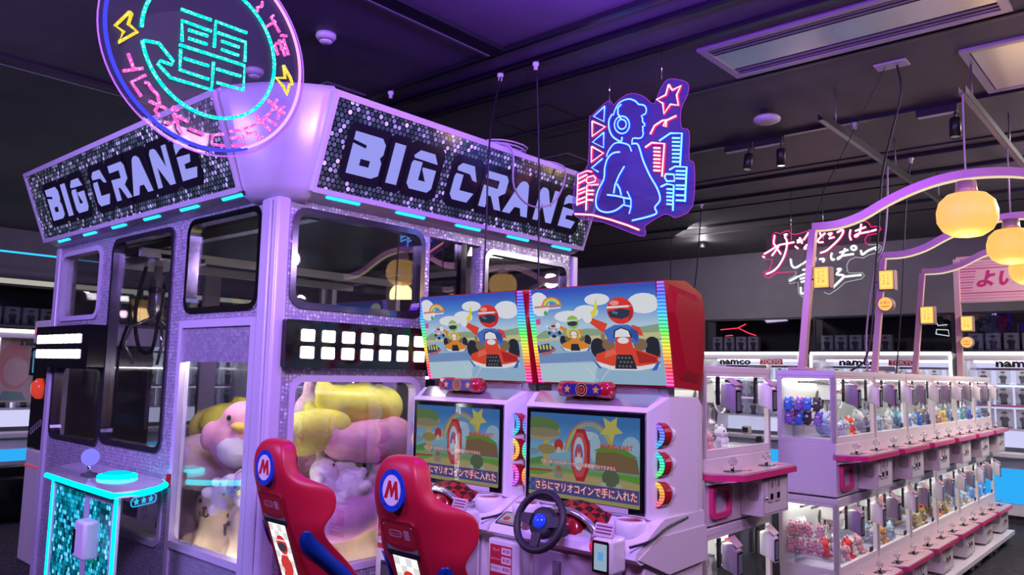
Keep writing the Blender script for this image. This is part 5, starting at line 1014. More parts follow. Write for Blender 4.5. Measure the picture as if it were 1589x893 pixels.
def fish(mt):
    return skin_plush('plush_cushion', 'plush toy', 'yellow long plush cushion', [(mt, (0, 0, .14), (.25, .17, .14)), (mt, (.20, 0, .14), (.14, .13, .11)), (mt, (-.19, 0, .15), (.16, .16, .14)), (mt, (.33, .02, .19), (.06, .05, .09)), (mt, (-.02, -.15, .10), (.09, .07, .06)), (mt, (-.27, -.08, .27), (.05, .05, .06)), (mt, (-.14, -.09, .28), (.05, .05, .06))],
        [('eye', EYE, [((-.27, -.120, .19), (.012, .010, .014)), ((-.16, -.152, .19), (.012, .010, .014))])])
P_ = {}
def put(kind, maker, loc, rot, s, lab, grp):
    u = kind in P_
    if not u: P_[kind] = maker()
    o = P_[kind] if not u else copy_tree(P_[kind])
    o.location = loc; o.rotation_euler = rot; o.scale = (s, s, s); o['label'] = lab; o['group'] = grp
    return o
G = 'plush toys heaped in the crane kiosk'
ZB = .42
def W(lx, ly, z): return (CX+lx, CYY+ly, z)
A_L = -PI/2+.0                                   # facing the console side (-x)
put('dog', lambda: dog(CREAM), W(.29, .90, ZB-.04), (-.12, 0, A_L+.1), 1.0, 'cream plush dog sitting upright behind the glass service door', G)
put('dog', None, W(.29, .50, ZB-.04), (0, .12, A_L-.5), .95, 'cream plush dog leaning right of the upright dog behind the service door', G)
put('dog', None, W(.80, .38, ZB-.04), (0, .05, -.45), .86, 'cream plush dog low behind the big window facing the chairs', G)
put('dog', None, W(1.25, .62, ZB), (0, .2, -.3), .95, 'cream plush dog half hidden at the back of the sign-side window', G)
put('dog', None, W(.42, 1.62, ZB), (0, 0, A_L), .80, 'cream plush dog behind the low middle window of the console side', G)
put('bird', lambda: bird(PK, fab('beak', (.80, .55, .12))), W(.28, .76, 1.06), (-.1, .15, A_L+.75), .95, 'pink plush bird with a yellow beak, top of the heap behind the service door', G)
put('bunny', lambda: bunny(WF, PPK), W(.18, .80, .90), (.1, 1.0, A_L+.2), .58, 'white plush bunny tipped over under the pink bird', G)
put('bird_b', lambda: bird(PPK, YEL), W(.27, 1.10, .93), (.3, -.2, A_L-.7), .78, 'pale pink plush bird turned aside next to the door edge', G)
put('fish', lambda: fish(YEL), W(.45, 1.36, 1.14), (0, .1, A_L+2.9), 1.05, 'yellow plush cushion at the top of the heap seen through the service door', G)
put('fish', None, W(.40, .24, 1.20), (.1, .08, PI+.15), .92, 'yellow plush cushion lying at the glass corner of the sign-side window', G)
put('fish', None, W(.80, .30, 1.34), (.12, -.12, .15+PI), .98, 'yellow plush cushion topmost in the sign-side window', G)
put('cush_p', lambda: fish(PK), W(.82, .22, 1.13), (.0, .0, PI+.1), .98, 'pink plush cushion beneath the topmost yellow cushion', G)
put('bunny', None, W(.46, .17, .92), (-.35, .5, .25), .66, 'white plush bunny lowest left of the sign-side window, under the yellow cushion', G)
put('bunny', None, W(.68, .16, .93), (-.5, -.3, -.2), .72, 'white plush bunny in the middle of the sign-side window', G)
put('bunny_p', lambda: bunny(PPK, PK), W(.93, .20, .91), (-.3, .45, -.15), .84, 'pale pink plush bunny at the cabinet end of the sign-side window', G)
put('cush_m', lambda: fish(MG_), W(.64, .20, .70), (0, .10, PI+.1), 1.0, 'mauve plush cushion squashed under the bunnies', G)
put('bunny_p', None, W(.56, .52, 1.20), (0, .2, .3), .80, 'pale pink plush bunny behind the yellow cushions', G)
put('bunny', None, W(.34, .52, 1.22), (0, -.3, .5), .70, 'white plush bunny at the back above the yellow cushion', G)
put('bird_l', lambda: bird(LIL, YEL), W(.17, .44, .93), (.4, .2, A_L+.6), .46, 'lilac plush bird squeezed under the white bunny by the post', G)
put('bird', None, W(.85, 1.0, .80), (0, .2, .4), 1.0, 'pink plush bird deep inside the crane heap', G)
put('fish', None, W(1.0, 1.5, .66), (0, .1, .8), 1.0, 'yellow plush cushion in the far part of the crane bed', G)
put('bunny', None, W(.55, 1.75, .57), (0, .2, A_L), 1.0, 'white plush bunny in the crane bed behind the console', G)
put('dog', None, W(1.5, .8, ZB), (0, 0, .3), 1.0, 'cream plush dog in the deep middle of the crane bed', G)
put('bird', None, W(.90, .75, 1.12), (0, .2, .2), 1.0, 'pink plush bird behind the pink cushion', G)
# ---------------------------------------------------------------- neon signs
def strokes(mb, m, sts, F, c, r, sm=1, seg=6):
    for st in sts:
        P = smooth_line([(a, b, 0) for a, b in st], sm) if sm > 1 else [(a, b, 0) for a, b in st]
        mb.tube(m, [F @ Vector((p[0], p[1], c)) for p in P], r, seg)
def bead_mat(name, col, pale, s):
    m, nt, b = new_mat(name); nb = NB(nt); nt.nodes.remove(b)
    v = nt.nodes.new('ShaderNodeTexVoronoi'); v.inputs['Scale'].default_value = 95; nt.links.new(nb.obj(), v.inputs['Vector'])
    e = nt.nodes.new('ShaderNodeEmission'); nt.links.new(nb.mix(nb.math('LESS_THAN', v.outputs['Distance'], .38), col, pale), e.inputs[0]); e.inputs[1].default_value = s
    nt.links.new(e.outputs[0], nt.nodes['Material Output'].inputs[0]); return m
NC = bead_mat('neon_cyan', (0.0, .75, .68), (.30, .95, .88), 1.35); NP = bead_mat('neon_pink', (1.0, .10, .55), (1.0, .42, .78), 1.35); NY = bead_mat('neon_yellow', (.85, .62, .03), (1.0, .92, .30), 1.2)
NBL = emi((.05, .05, 1.0), 1.5); NVI = emi((.45, .12, 1.0), 1.5); NPK = emi((1.0, .35, .95), 1.6)
rd = root('neon_sign', 'round acrylic neon sign with a cyan lightning character, hung before the crane corner', 'neon sign', (1.482, 3.0, 3.0))
FD = RIGHTF
mb = MB(); mb.prism(glassmat('disc_acrylic', (.90, .88, .96), .03, .3, (.05, (.4, .4, .5))), circ(0, 0, .4425, n=64), FD, -.012, -.004); bk = mb.build('acrylic_disc', rd)
mb = MB(); mb.tube(NVI, [FD @ Vector((.4425*math.cos(2*PI*k/72), .4425*math.sin(2*PI*k/72), -.008)) for k in range(72)], .0035, 5, True); mb.build('lit_rim', bk)
mb = MB(); mb.tube(NBL, [FD @ Vector((.421*math.cos(PI*.42+PI*1.22*k/60), .421*math.sin(PI*.42+PI*1.22*k/60), .004)) for k in range(61)], .0075, 6); mb.build('neon_ring', rd, 'blue half of the outer neon ring')
mb = MB(); mb.tube(NPK, [FD @ Vector((.417*math.cos(-PI*.38+PI*.80*k/40), .417*math.sin(-PI*.38+PI*.80*k/40), .004)) for k in range(41)], .0065, 6); mb.build('neon_ring', rd, 'pink half of the outer neon ring')
mb = MB(); mb.tube(NC, [FD @ Vector((.287*math.cos(a), .287*math.sin(a), .004)) for a in [PI*1.068+2*PI*.985*k/72-.0 for k in range(0, 72)][0:72] if True], .0075, 6); mb.build('neon_ring', rd, 'cyan inner neon ring')
for nm, mt, r_ in (('cyan', NC, .0072), ('yellow', NY, .0070), ('pink', NP, .0066)):
    if nm == 'yellow':
        for st in DISC[nm]: mb = MB(); strokes(mb, mt, [st], FD, .004, r_); mb.build('neon_bolt', rd, 'yellow neon lightning bolt')
        continue
    mb = MB(); strokes(mb, mt, DISC[nm], FD, .004, r_); mb.build('neon_lettering', rd, '%s neon strokes' % nm)
mb = MB()
for x in (-.22, .22): mb.tube(CHROME, [(x, .008, .38), (x, .008, .79)], .0025, 5)
mb.build('hanging_wire', rd)
point('round_sign_glow', (1.48, 2.8, 3.0), (.55, .35, 1.0), 3.0, .3)
mn = root('neon_sign', 'neon sign of a blue figure with headphones among pink and blue towers', 'neon sign', (4.2, 2.67, 3.10))
FM = Matrix(((0, 0, -1, 0), (-1, 0, 0, 0), (0, 1, 0, 0), (0, 0, 0, 1)))
mb = MB(); ed = [(p[0], p[1]) for p in smooth_line(MAN['edge'][0]+MAN['edge'][0][:1], 3)][:-1]; mb.prism(glassmat('blue_acrylic', (.85, .82, .97), .03, .3, (.20, (.30, .25, .70))), ed, FM, -.014, -.006); ak = mb.build('acrylic_panel', mn)
mb = MB(); mb.tube(emi((.55, .06, .75), .7), [FM @ Vector((a, b, -.010)) for a, b in ed], .0028, 5, True); mb.build('lit_rim', ak)
NB1 = emi((.14, .30, 1.0), 3.2); NB1b = emi((.02, .03, .75), 1.6); NC1 = emi((.16, .55, 1.0), 2.6); NR1 = emi((1.0, .52, .55), 1.9); NR1b = emi((.75, .02, .16), 1.5)
for nm, core, base in (('blue', NB1, NB1b), ('cyan', NC1, NB1b), ('red', NR1, NR1b)):
    mb = MB(); sm = 3 if nm == 'blue' else 1
    sts = MAN[nm]
    for st in sts:
        k = 1 if (len(st) <= 4 or nm != 'blue') else 3
        strokes(mb, base, [st], FM, .000, .0105, k); strokes(mb, core, [st], FM, .0065, .0062, k)
    mb.build('neon_line', mn, '%s neon tubes' % nm)
mb = MB()
for a, b in ((.23, .42), (-.17, .50)): mb.tube(CHROME, [FM @ Vector((-a, b-.02, -.01)), FM @ Vector((-a, .66, -.01))], .003, 5)
mb.build('hanging_wire', mn)
point('figure_sign_glow', (4.05, 2.67, 3.1), (.22, .15, 1.0), 5.0, .35)
hn = root('neon_sign', 'handwritten white and pink neon writing hung before the grey wall', 'neon sign', (8.4, 3.026, 2.961))
for nm, core, base, ew in (('red', emi((1.0, .86, .90), 3.0), emi((.75, .02, .20), 1.4), 'edgered'), ('white', emi((.95, 1.0, 1.0), 3.0), emi((.50, .56, .58), .8), 'edgewhite')):
    mb = MB(); strokes(mb, base, HAND[nm], FM, .0, .015, 3); strokes(mb, core, HAND[nm], FM, .011, .0085, 3); mb.build('neon_lettering', hn, 'white neon writing with pink glow' if nm == 'red' else 'white neon writing')  # wider glowing tubes behind stand in for the halo on the acrylic
    mb = MB(); strokes(mb, base, HAND[ew], FM, -.012, .005, 1); mb.build('lit_rim', hn)
mb = MB(); mb.prism(glassmat('clear_acrylic', (.93, .92, .94), .02, .3, (.10, (.5, .4, .45))), [(a, b) for a, b in rrect(-.62, .50, -.02, .32, .05)], FM, -.022, -.014); mb.build('acrylic_panel', hn)
mb = MB()
for a in (-.33, .02): mb.tube(CHROME, [FM @ Vector((a, .22, -.01)), FM @ Vector((a, .80, -.01))], .004, 5)
mb.build('hanging_wire', hn)
point('writing_sign_glow', (8.2, 3.0, 2.95), (1.0, .3, .5), 4.0, .3)
# ---------------------------------------------------------------- lamp arches over the long row
def arch(px, label, pts, top):
    r = root('lamp_arch', label, 'arch', (px, 2.06, 1.757))
    mb = MB()
    def bar(mt, P, w_, h_, x0=0):
        rings = []
        for i, (y, z) in enumerate(P):
            a = Vector(P[max(0, i-1)]); b = Vector(P[min(len(P)-1, i+1)]); d = (b-a).normalized(); n = Vector((-d.y, d.x))
            rings.append([(x0-w_/2, y-n.x*h_/2, z-n.y*h_/2), (x0+w_/2, y-n.x*h_/2, z-n.y*h_/2), (x0+w_/2, y+n.x*h_/2, z+n.y*h_/2), (x0-w_/2, y+n.x*h_/2, z+n.y*h_/2)])
        mb.loft(mt, rings, True, True, False)
    loc = [(y-2.06, z-1.757) for y, z in pts]
    bar(COPPER, [(0, 0), (loc[0][0], loc[0][1]-.02)], .05, .045); mb.build('arch_post', r)
    mb = MB(); bar(COPPER, [(p[0], p[1]) for p in smooth_line(loc, 3)], .055, .05); mb.build('arch_beam', r)
    mb = MB(); bar(emi((1.0, .80, .55), .9), [(p[0], p[1]-.030) for p in smooth_line(loc, 3)], .03, .008); mb.build('light_strip', r)
    mb = MB(); mb.box(COPPER, -.10, .10, -.06, .06, 0, .02, .004); mb.build('foot_plate', r)
    return r
A1 = [(1.965, 2.735), (1.80, 2.735), (1.64, 2.775), (1.477, 2.855), (1.283, 2.925), (1.099, 2.958), (.92, 2.955), (.74, 2.925), (.55, 2.85), (.38, 2.775), (.22, 2.74), (.06, 2.735)]
AX = [5.31, 6.865, 8.07]
for px, nm in zip(AX, ('nearest copper lamp arch, rising from the near end of the long row', 'second copper lamp arch over the long row', 'third copper lamp arch, closest to the pink banner')): arch(px, nm, [(y+.0, z) for y, z in A1], 0)
def globe():
    r = root('globe_lamp', 'warm globe lamp', 'lamp')
    mb = MB(); m = mat('globe_glow', (.45, .32, .10), .45, emit=(1.0, .58, .11), es=.92)
    mb.lathe(m, [(.05, .13), (.11, .118), (.152, .075), (.168, .015), (.165, -.045), (.135, -.10), (.085, -.132), (.03, -.142), (0, -.143)], seg=28); mb.build('lamp_globe', r)
    mb = MB(); mb.lathe(COPPER, [(.0, .20), (.055, .20), (.06, .15), (.065, .125), (.0, .125)], seg=20); mb.build('lamp_cap', r)
    return r
gl = globe(); used = False
for (x, y, z, lab) in ((5.31, 1.035, 2.715, 'largest warm glowing globe lamp, under the nearest arch'), (6.865, 1.05, 2.735, 'second warm globe lamp, half cut by the photo edge'), (8.07, 1.10, 2.70, 'third warm globe lamp, peeking out under the second')):
    place(gl, used, (x, y, z), label=lab, group='globe lamps under the arches'); used = True
    point('globe_light', (x, y, z-.24), (1.0, .62, .25), 7, .12)
# small lit lanterns on the arch posts
LANT = emi((1.0, .66, .16), 1.25); LRED = emi((.75, .10, .03), .8)
def lantern(kind):
    r = root('post_lantern', 'lantern', 'lantern')
    if kind == 'square':
        mb = MB(); mb.box(mat('lantern_case', (.30, .20, .20), .5), -.055, .03, -.055, .055, -.075, .075, .006); mb.build('lantern_case', r)
        mb = MB(); F = LEFTF; F = Matrix(((0, 0, -1, 0), (-1, 0, 0, 0), (0, 1, 0, 0), (0, 0, 0, 1))); mb.flat(LANT, rrect(-.048, .048, -.068, .068, .006, 2), F, .0565)
        for xx, s_ in ((.012, 'りんご飴'), (-.016, 'わたあめ')):
            for i, ch in enumerate(s_): mb.text(LRED, ch, .019, F @ Matrix.Translation((xx, .034-.021*i, 0)), .0575)
        mb.prism(LRED, rrect(-.044, .044, -.062, .062, .004, 1), F, .0565, .0572, [rrect(-.042, .042, -.060, .060, .003, 1)]); mb.build('lit_face', r, norm=False)
    else:
        mb = MB(); mb.lathe(mat('lantern_case', (.30, .20, .20), .5), [(0, -.03), (.052, -.03), (.056, .0), (.052, .05), (0, .05)], (0, 0, 0), (-1, 0, 0), 24); mb.build('lantern_case', r)
        mb = MB(); F = Matrix(((0, 0, -1, 0), (-1, 0, 0, 0), (0, 1, 0, 0), (0, 0, 0, 1))); mb.flat(emi((1.0, .52, .14), 1.15), circ(0, 0, .050, n=24), F, .0515); mb.text(LRED, 'お祭り', .026, F @ Matrix.Translation((0, .008, 0)), .0525); mb.flat(LRED, [(-.028, -.022), (.028, -.022), (.028, -.016), (-.028, -.016)], F, .0525); mb.build('lit_face', r, norm=False)
    mb = MB(); mb.tube(BLACK, [(.0, .05, 0), (.0, .10, -.01)], .006, 5); mb.build('lantern_bracket', r)
    return r
sq = lantern('square'); used = False
for x, y, z, lab in ((5.31, 1.898, 2.378, 'yellow rectangular lantern on the nearest arch post'), (6.865, 1.93, 2.522, 'yellow rectangular lantern on the second arch post'), (8.07, 1.925, 2.315, 'yellow rectangular lantern on the third arch post'), (9.70, 1.927, 2.335, 'yellow rectangular lantern on the banner post')):
    place(sq, used, (x, y, z), label=lab, group='rectangular lanterns on the posts', sca=1.0 if x < 6 else 1.12); used = True
rn = lantern('round')
place(rn, False, (6.865, 1.945, 2.324), label='round orange lantern on the second arch post', group='round lanterns on the posts', sca=1.1)
place(rn, True, (9.70, 1.935, 2.131), label='round orange lantern on the banner post', group='round lanterns on the posts', sca=1.15)
# pink banner on its own frame
bn = root('banner_frame', 'pink striped banner with magenta writing on a copper frame', 'banner', (9.72, 2.02, 1.757))
FBn = Matrix(((0, 0, -1, 0), (-1, 0, 0, 0), (0, 1, 0, 0), (0, 0, 0, 1)))
mb = MB(); mb.box(COPPER, -.03, .03, -.03, .03, 0, 1.30, .004); mb.build('banner_post', bn)
mb = MB(); mb.box(COPPER, -.03, .03, -.93, -.87, 0, 1.30, .004); mb.build('banner_post', bn)
mb = MB(); mb.box(COPPER, -.025, .025, -.90, .0, 1.285, 1.325, .004); mb.box(COPPER, -.025, .025, -.90, .0, .81, .835, .004); mb.build('banner_rail', bn)
mb = MB(); PB = mat('banner_pink', (.68, .42, .47), .55); PM = mat('banner_magenta', (.50, .02, .16), .55); PL = mat('banner_mid', (.58, .20, .36), .55)
mb.flat(PB, [(.03, .835), (.87, .835), (.87, 1.285), (.03, 1.285)], FBn, .0)
for i in range(14):
    z = .85+.030*i; ln = .03+.10*(1-abs(0)) if False else .12+.10*((z-.835)/.45)
    if i in (0, 1, 12, 13, 2, 11): ln = .87
    if i in (2, 11, 0, 13) or i % 2 == 0: mt = PM if i in (2, 11, 4, 6, 8, 10) else PL
    else: mt = PL
    mb.flat(mt, [(.03, z), (ln, z), (ln, z+.011), (.03, z+.011)], FBn, .001)
mb.text(PM, 'よい', .20, FBn @ Matrix.Translation((.38, 1.055, 0)) @ Matrix(((1, .25, 0, 0), (0, 1, 0, 0), (0, 0, 1, 0), (0, 0, 0, 1))), .002, bold=.008); mb.text(PM, 'い', .20, FBn @ Matrix.Translation((.74, 1.055, 0)) @ Matrix(((1, .25, 0, 0), (0, 1, 0, 0), (0, 0, 1, 0), (0, 0, 0, 1))), .002, bold=.008)
mb.build('banner_face', bn, norm=False)
# ---------------------------------------------------------------- wide crane machines along the far walls
LILG = emi((.66, .64, .95), 1.05); HEADL = emi((1.0, .98, 1.0), 3.2); CYB = emi((.03, .42, .95), 1.0)
def box_toy():
    mb = MB(); bx = mat('box_card', (.66, .68, .80), .4); fg = mat('print_dark', (.10, .10, .14), .4); sk = mat('print_skin', (.55, .42, .40), .4); bl = mat('print_blue', (.25, .35, .60), .4)
    mb.box(bx, -.085, .085, -.05, .05, 0, .24); F = Matrix(((1, 0, 0, 0), (0, 0, -1, -.05), (0, 1, 0, 0), (0, 0, 0, 1)))
    mb.flat(bl, [(-.08, .005), (.08, .005), (.08, .03), (-.08, .03)], F, .001)
    mb.flat(fg, [(-.03, .01), (-.035, .09), (-.055, .13), (-.03, .15), (.03, .15), (.055, .12), (.035, .08), (.04, .01)], F, .001); mb.flat(sk, circ(0, .165, .022, .026, 12), F, .0015); mb.flat(fg, circ(0, .185, .036, .026, 12, 0, PI), F, .002)
    return mb.build('figure_box')
FBX = box_toy(); FBX['used'] = 0
def put_box(M, x, y, z, s, lab, grp):
    if FBX['used']: o = FBX.copy(); COL.objects.link(o)
    else: o = FBX
    FBX['used'] = FBX['used']+1
    p = M @ Vector((x, y, z)); o.location = p; o.rotation_euler = (0, 0, math.atan2(M[1][0], M[0][0])); o.scale = (s, s, s)
    tag(o, lab, 'box', grp)
def big_machine(loc, rz, W_, lab, short, shelves=(1.12, 1.42, 1.68), dense=True):
    r = root('prize_machine', lab, 'crane game machine', loc, rz)
    mb = MB(); mb.box(WHITE, 0, W_, .0, .92, .10, .80, .01); b = mb.build('machine_base', r)
    mb = MB(); mb.box(CYB, .08, W_-.08, -.006, .0, .25, .66); mb.build('lit_front', b)
    mb = MB(); mb.box(WARMW, .0, W_, -.16, .02, .80, .86, .012); mb.build('counter', r)
    mb = MB(); mb.box(DGREY, .05, W_-.05, .05, .85, .0, .10); mb.build('plinth', r)
    mb = MB(); mb.box(WHITE, 0, W_, 0, .92, 1.98, 2.07, .006); mb.box(WHITE, 0, .045, 0, .045, .86, 1.98); mb.box(WHITE, W_-.045, W_, 0, .045, .86, 1.98); mb.box(WHITE, 0, .03, .0, .92, .86, 1.98); mb.box(WHITE, W_-.03, W_, .0, .92, .86, 1.98); mb.build('machine_shell', r)
    mb = MB(); mb.box(LILG, .03, W_-.03, .88, .92, .86, 1.98); mb.build('lit_back', r)
    mb = MB(); mb.box(HEADL, .01, W_-.01, -.012, .012, 2.045, 2.085, .004); mb.build('header_light', r)
    for x in (-.0, W_-.035):
        mb = MB(); mb.box(HEADL, x, x+.035, -.012, .0, .90, 2.04, .003); mb.build('edge_light', r)
    mb = MB(); F = RIGHTF; mb.prism(MGLASS, [(.045, .86), (W_-.045, .86), (W_-.045, 1.98), (.045, 1.98)], F, -.02, -.016); gp = mb.build('machine_pane', r)
    mb = MB(); xs = W_*.36; mb.text(BLACK, 'namco', .135, F @ Matrix.Translation((xs, 1.940, 0)), -.012, bold=.006, sx=1.4); mb.flat(mat('sign_red', (.65, .05, .06), .4), [(xs+.40, 1.898), (xs+.75, 1.898), (xs+.75, 1.976), (xs+.40, 1.976)], F, -.0125); mb.text(INW, 'TOKYO', .085, F @ Matrix.Translation((xs+.575, 1.937, 0)), -.0118, bold=.002); mb.build('pane_lettering', gp, norm=False)
    mb = MB(); mb.box(CHROME, .05, W_-.05, .40, .43, 1.86, 1.89); mb.box(WHITE, W_*.5-.15, W_*.5+.15, .3, .55, 1.82, 1.90, .01); mb.lathe(WHITE, [(0, 1.62), (.06, 1.62), (.09, 1.68), (.09, 1.82), (0, 1.82)], (W_*.72, .42, 0), seg=16); mb.build('crane_head', r)
    M = Matrix.Translation(Vector(loc)) @ Matrix.Rotation(rz, 4, 'Z')
    for si, z in enumerate(shelves):
        mb = MB(); mb.box(emi((.95, .93, 1.0), 1.2) if si == len(shelves)-1 else WHITE, .05, W_-.05, .55, .86, z-.03, z-.01); mb.build('prize_shelf', r)
    n = int((W_-.2)/.2)
    for si, z in enumerate(shelves):
        for i in range(n):
            put_box(M, .16+i*(W_-.3)/(n-1), .66, z-.009, .85 if z > 1.6 else 1.05, 'boxed figure on the %s shelf inside %s' % (('lowest', 'middle', 'top')[si], short), 'boxed figures on the %s shelf inside %s' % (('lowest', 'middle', 'top')[si], short))
    mb = MB(); mb.box(PINKP, .1, W_-.1, .50, .52, 1.40, 1.415); mb.build('shelf_edge', r)
    mb = MB(); mb.box(emi((1, .98, 1), 9.0), .1, W_-.1, .38, .42, 1.955, 1.975); mb.build('light_strip', r)  # added to brighten the fronts of the boxed figures
    # terminal on the counter
    mb = MB(); mb.box(TERMW, W_*.5-.06, W_*.5+.06, -.14, -.03, .86, .98, .02); t = mb.build('pay_terminal', r)
    mb = MB(); mb.box(GLOSSB, W_*.5-.045, W_*.5+.045, -.146, -.139, .89, .96, .003); mb.build('terminal_screen', t)
    mb = MB(); mb.prism(mat('yellow_tag', (.75, .60, .05), .5), [(W_*.35, .14), (W_*.35+.12, .14), (W_*.35+.12, .185), (W_*.35, .185)], RIGHTF, .0, .004); mb.build('warning_tag', b)
    return r
def show_case(loc, rz, W_, lab, short, writing=None):
    r = root('display_case', lab, 'display case', loc, rz)
    mb = MB(); mb.box(BLACK, 0, W_, .0, .40, .0, .03); mb.box(BLACK, 0, W_, .0, .40, .50, .53)
    mb.box(BLACK, 0, .03, 0, .03, .03, .5); mb.box(BLACK, W_-.03, W_, 0, .03, .03, .5); mb.box(mat('case_back', (.05, .05, .06), .5), 0, W_, .38, .40, .03, .5); mb.build('case_frame', r)
    mb = MB(); mb.prism(glassmat('case_glass', (.62, .62, .66), .05, .35), [(.03, .03), (W_-.03, .03), (W_-.03, .5), (.03, .5)], RIGHTF, -.012, -.009); gp = mb.build('case_pane', r)
    if writing:
        mb = MB(); strokes(mb, emi((.75, .85, .9), 1.0), [[(W_*.88, .45), (W_*.90, .36), (W_*.96, .37)], [(W_*.885, .25), (W_*.97, .22), (W_*.965, .30), (W_*.89, .31), (W_*.885, .25)]], RIGHTF, .004, .006); mb.build('chalk_lettering', gp)
    M = Matrix.Translation(Vector(loc)) @ Matrix.Rotation(rz, 4, 'Z')
    n = max(4, int(W_*.55/.2))
    for i in range(n): put_box(M, .14+i*.20, .2, .031, .95, 'boxed figure inside %s' % short, 'boxed figures inside %s' % short)
    return r
RZ = -PI/2
for (yh, W_, a, b, c, wr) in ((6.00, 1.60, 'wide white prize machine on the far wall right of the racing cabinets', 'the machine behind the racing cabinets', 'the display case with red neon lines', None), (4.27, 1.83, 'wide white prize machine on the far wall behind the lamp arch posts', 'the machine behind the arch posts', 'the case behind the arch posts', True), (2.37, 1.83, 'wide white prize machine at the end of the far wall, with clear blue front', 'the machine at the end of the far wall', 'the case at the end of the far wall', None)):
    big_machine((11.3, yh, 0), RZ, W_, a, b)
    show_case((11.45, yh, 2.075), RZ, W_, 'black glass display case on top of '+b, c, wr)
# red neon lines glowing in the first case
rl = MB(); strokes(rl, emi((1.0, .04, .10), 1.8), [[(0, .0), (.28, .02), (.42, .08)], [(.30, .02), (.46, -.06), (.58, -.10)], [(.08, -.10), (.20, -.09)]], FM, 0, .007, 1)
o = rl.build('neon_tube'); o.location = (11.44, 5.72, 2.44); tag(o, 'thin red neon lines before the first black display case', 'neon light')
for i, (xl, W_, a, b, c) in enumerate(((2.43, 1.72, 'wide white prize machine at the far left edge behind the crane kiosk', 'the machine at the left edge', 'the case at the left edge'), (4.25, 1.72, 'wide white prize machine seen through the crane kiosk glass', 'the machine behind the crane glass', 'the case behind the crane glass'), (6.05, 1.72, 'wide white prize machine on the left far wall, hidden mostly by the sign corner', 'the machine past the crane', 'the case past the crane'))):
    big_machine((xl+.35, 10.7, 0), 0, W_, a, b)
    show_case((xl+.35, 10.85, 2.11), 0, W_, 'black glass display case on top of '+b, c)
# poster of a pink-haired face in the machine at the left edge: kept plain
mb = MB(); F = RIGHTF; mb.box(mat('poster_card', (.80, .62, .55), .6), -.22, .22, -.01, .01, -.40, .40); mb.flat(mat('poster_peach', (.85, .40, .32), .6), circ(-.05, .05, .19, .30, 20), F, .011); mb.flat(mat('poster_skin', (.86, .62, .52), .6), circ(-.03, -.02, .14, .18, 20), F, .012); mb.flat(mat('poster_green', (.25, .45, .35), .6), [(-.2, -.38), (.1, -.38), (.05, -.28), (-.16, -.26)], F, .012)
o = mb.build('picture_card', norm=False); o.location = (3.24, 11.0, 1.60); tag(o, 'peach coloured portrait card inside the machine at the left edge', 'poster')
# black cabinet with a red dome button beside the crane
bc = root('arcade_cabinet', 'black arcade cabinet with a red dome button beyond the crane kiosk', 'arcade machine', (2.40, 7.42, 0))
mb = MB(); mb.box(WARMW, 0, .9, 0, .36, 0, .95, .02); mb.build('cabinet_base', bc)
mb = MB(); mb.box(GLOSSB, 0.0, .9, 0, .36, .95, 1.86, .02); up_ = mb.build('black_hood', bc)
mb = MB(); mb.box(WARMW, -.01, .9, -.01, .37, 1.86, 2.06, .01); mb.build('cabinet_crown', bc)
mb = MB(); mb.box(emi((.85, .10, .28), 1.0), -.016, -.008, .02, .35, 1.955, 1.985); mb.build('pink_light_line', bc)
mb = MB(); mb.box(emi((.8, .08, .18), .6), -.006, .0, .02, .35, .80, .815); mb.build('red_light_line', bc)
mb = MB(); mb.lathe(mat('dome_red', (.75, .05, .03), .15, emit=(.9, .08, .04), es=.5), [(.09, 0), (.088, .03), (.06, .06), (0, .072)], (0, .12, 1.47), (-1, 0, 0), 20); mb.build('dome_button', up_)
mb = MB(); F = LEFTF
for k in range(5): mb.prism(GREYP, circ(.06+.05*k, 1.18-.02*k, .03, n=12), F, .0, .004, [circ(.06+.05*k, 1.18-.02*k, .024, n=12)])
mb.build('film_print', up_)
mb = MB(); mb.box(GLOSSB, 1.9, 3.22, 9.45, 10.1, 0, .60, .14, 5); tag(mb.build('bench'), 'low black rounded bench before the machine at the left edge', 'bench')
mb = MB(); mb.box(GLOSSB, -.08, .08, -.03, .03, -.16, .16, .01); mb.flat(emi((.10, .35, .62), .7), rrect(-.06, .06, -.13, .13, .01, 2), RIGHTF, .031); o = mb.build('information_screen', norm=False); o.location = (3.19, 10.2, 1.70); tag(o, 'small blue information screen beside the black arcade cabinet', 'screen')
mb = MB(); mb.tube(BLACK, [(3.19, 10.22, .0), (3.19, 10.22, 1.54)], .015, 8); o = mb.build('screen_stand'); tag(o, 'thin black stand under the small blue information screen', 'stand')
mb = MB(); mb.box(emi((.03, .45, 1.0), 1.6), -2.5, 3.2, -.012, .012, -.012, .012); o = mb.build('blue_light_bar'); o.location = (4.2, 12.5, 3.23); tag(o, 'thin blue light bar under the ceiling beyond the crane', 'light')
mb = MB(); mb.tube(CHROME, [(4.2, 12.5, 3.23), (4.2, 12.5, 3.8)], .004, 5); o = mb.build('hanging_rod'); tag(o, 'thin rod holding the blue light bar', 'rod')
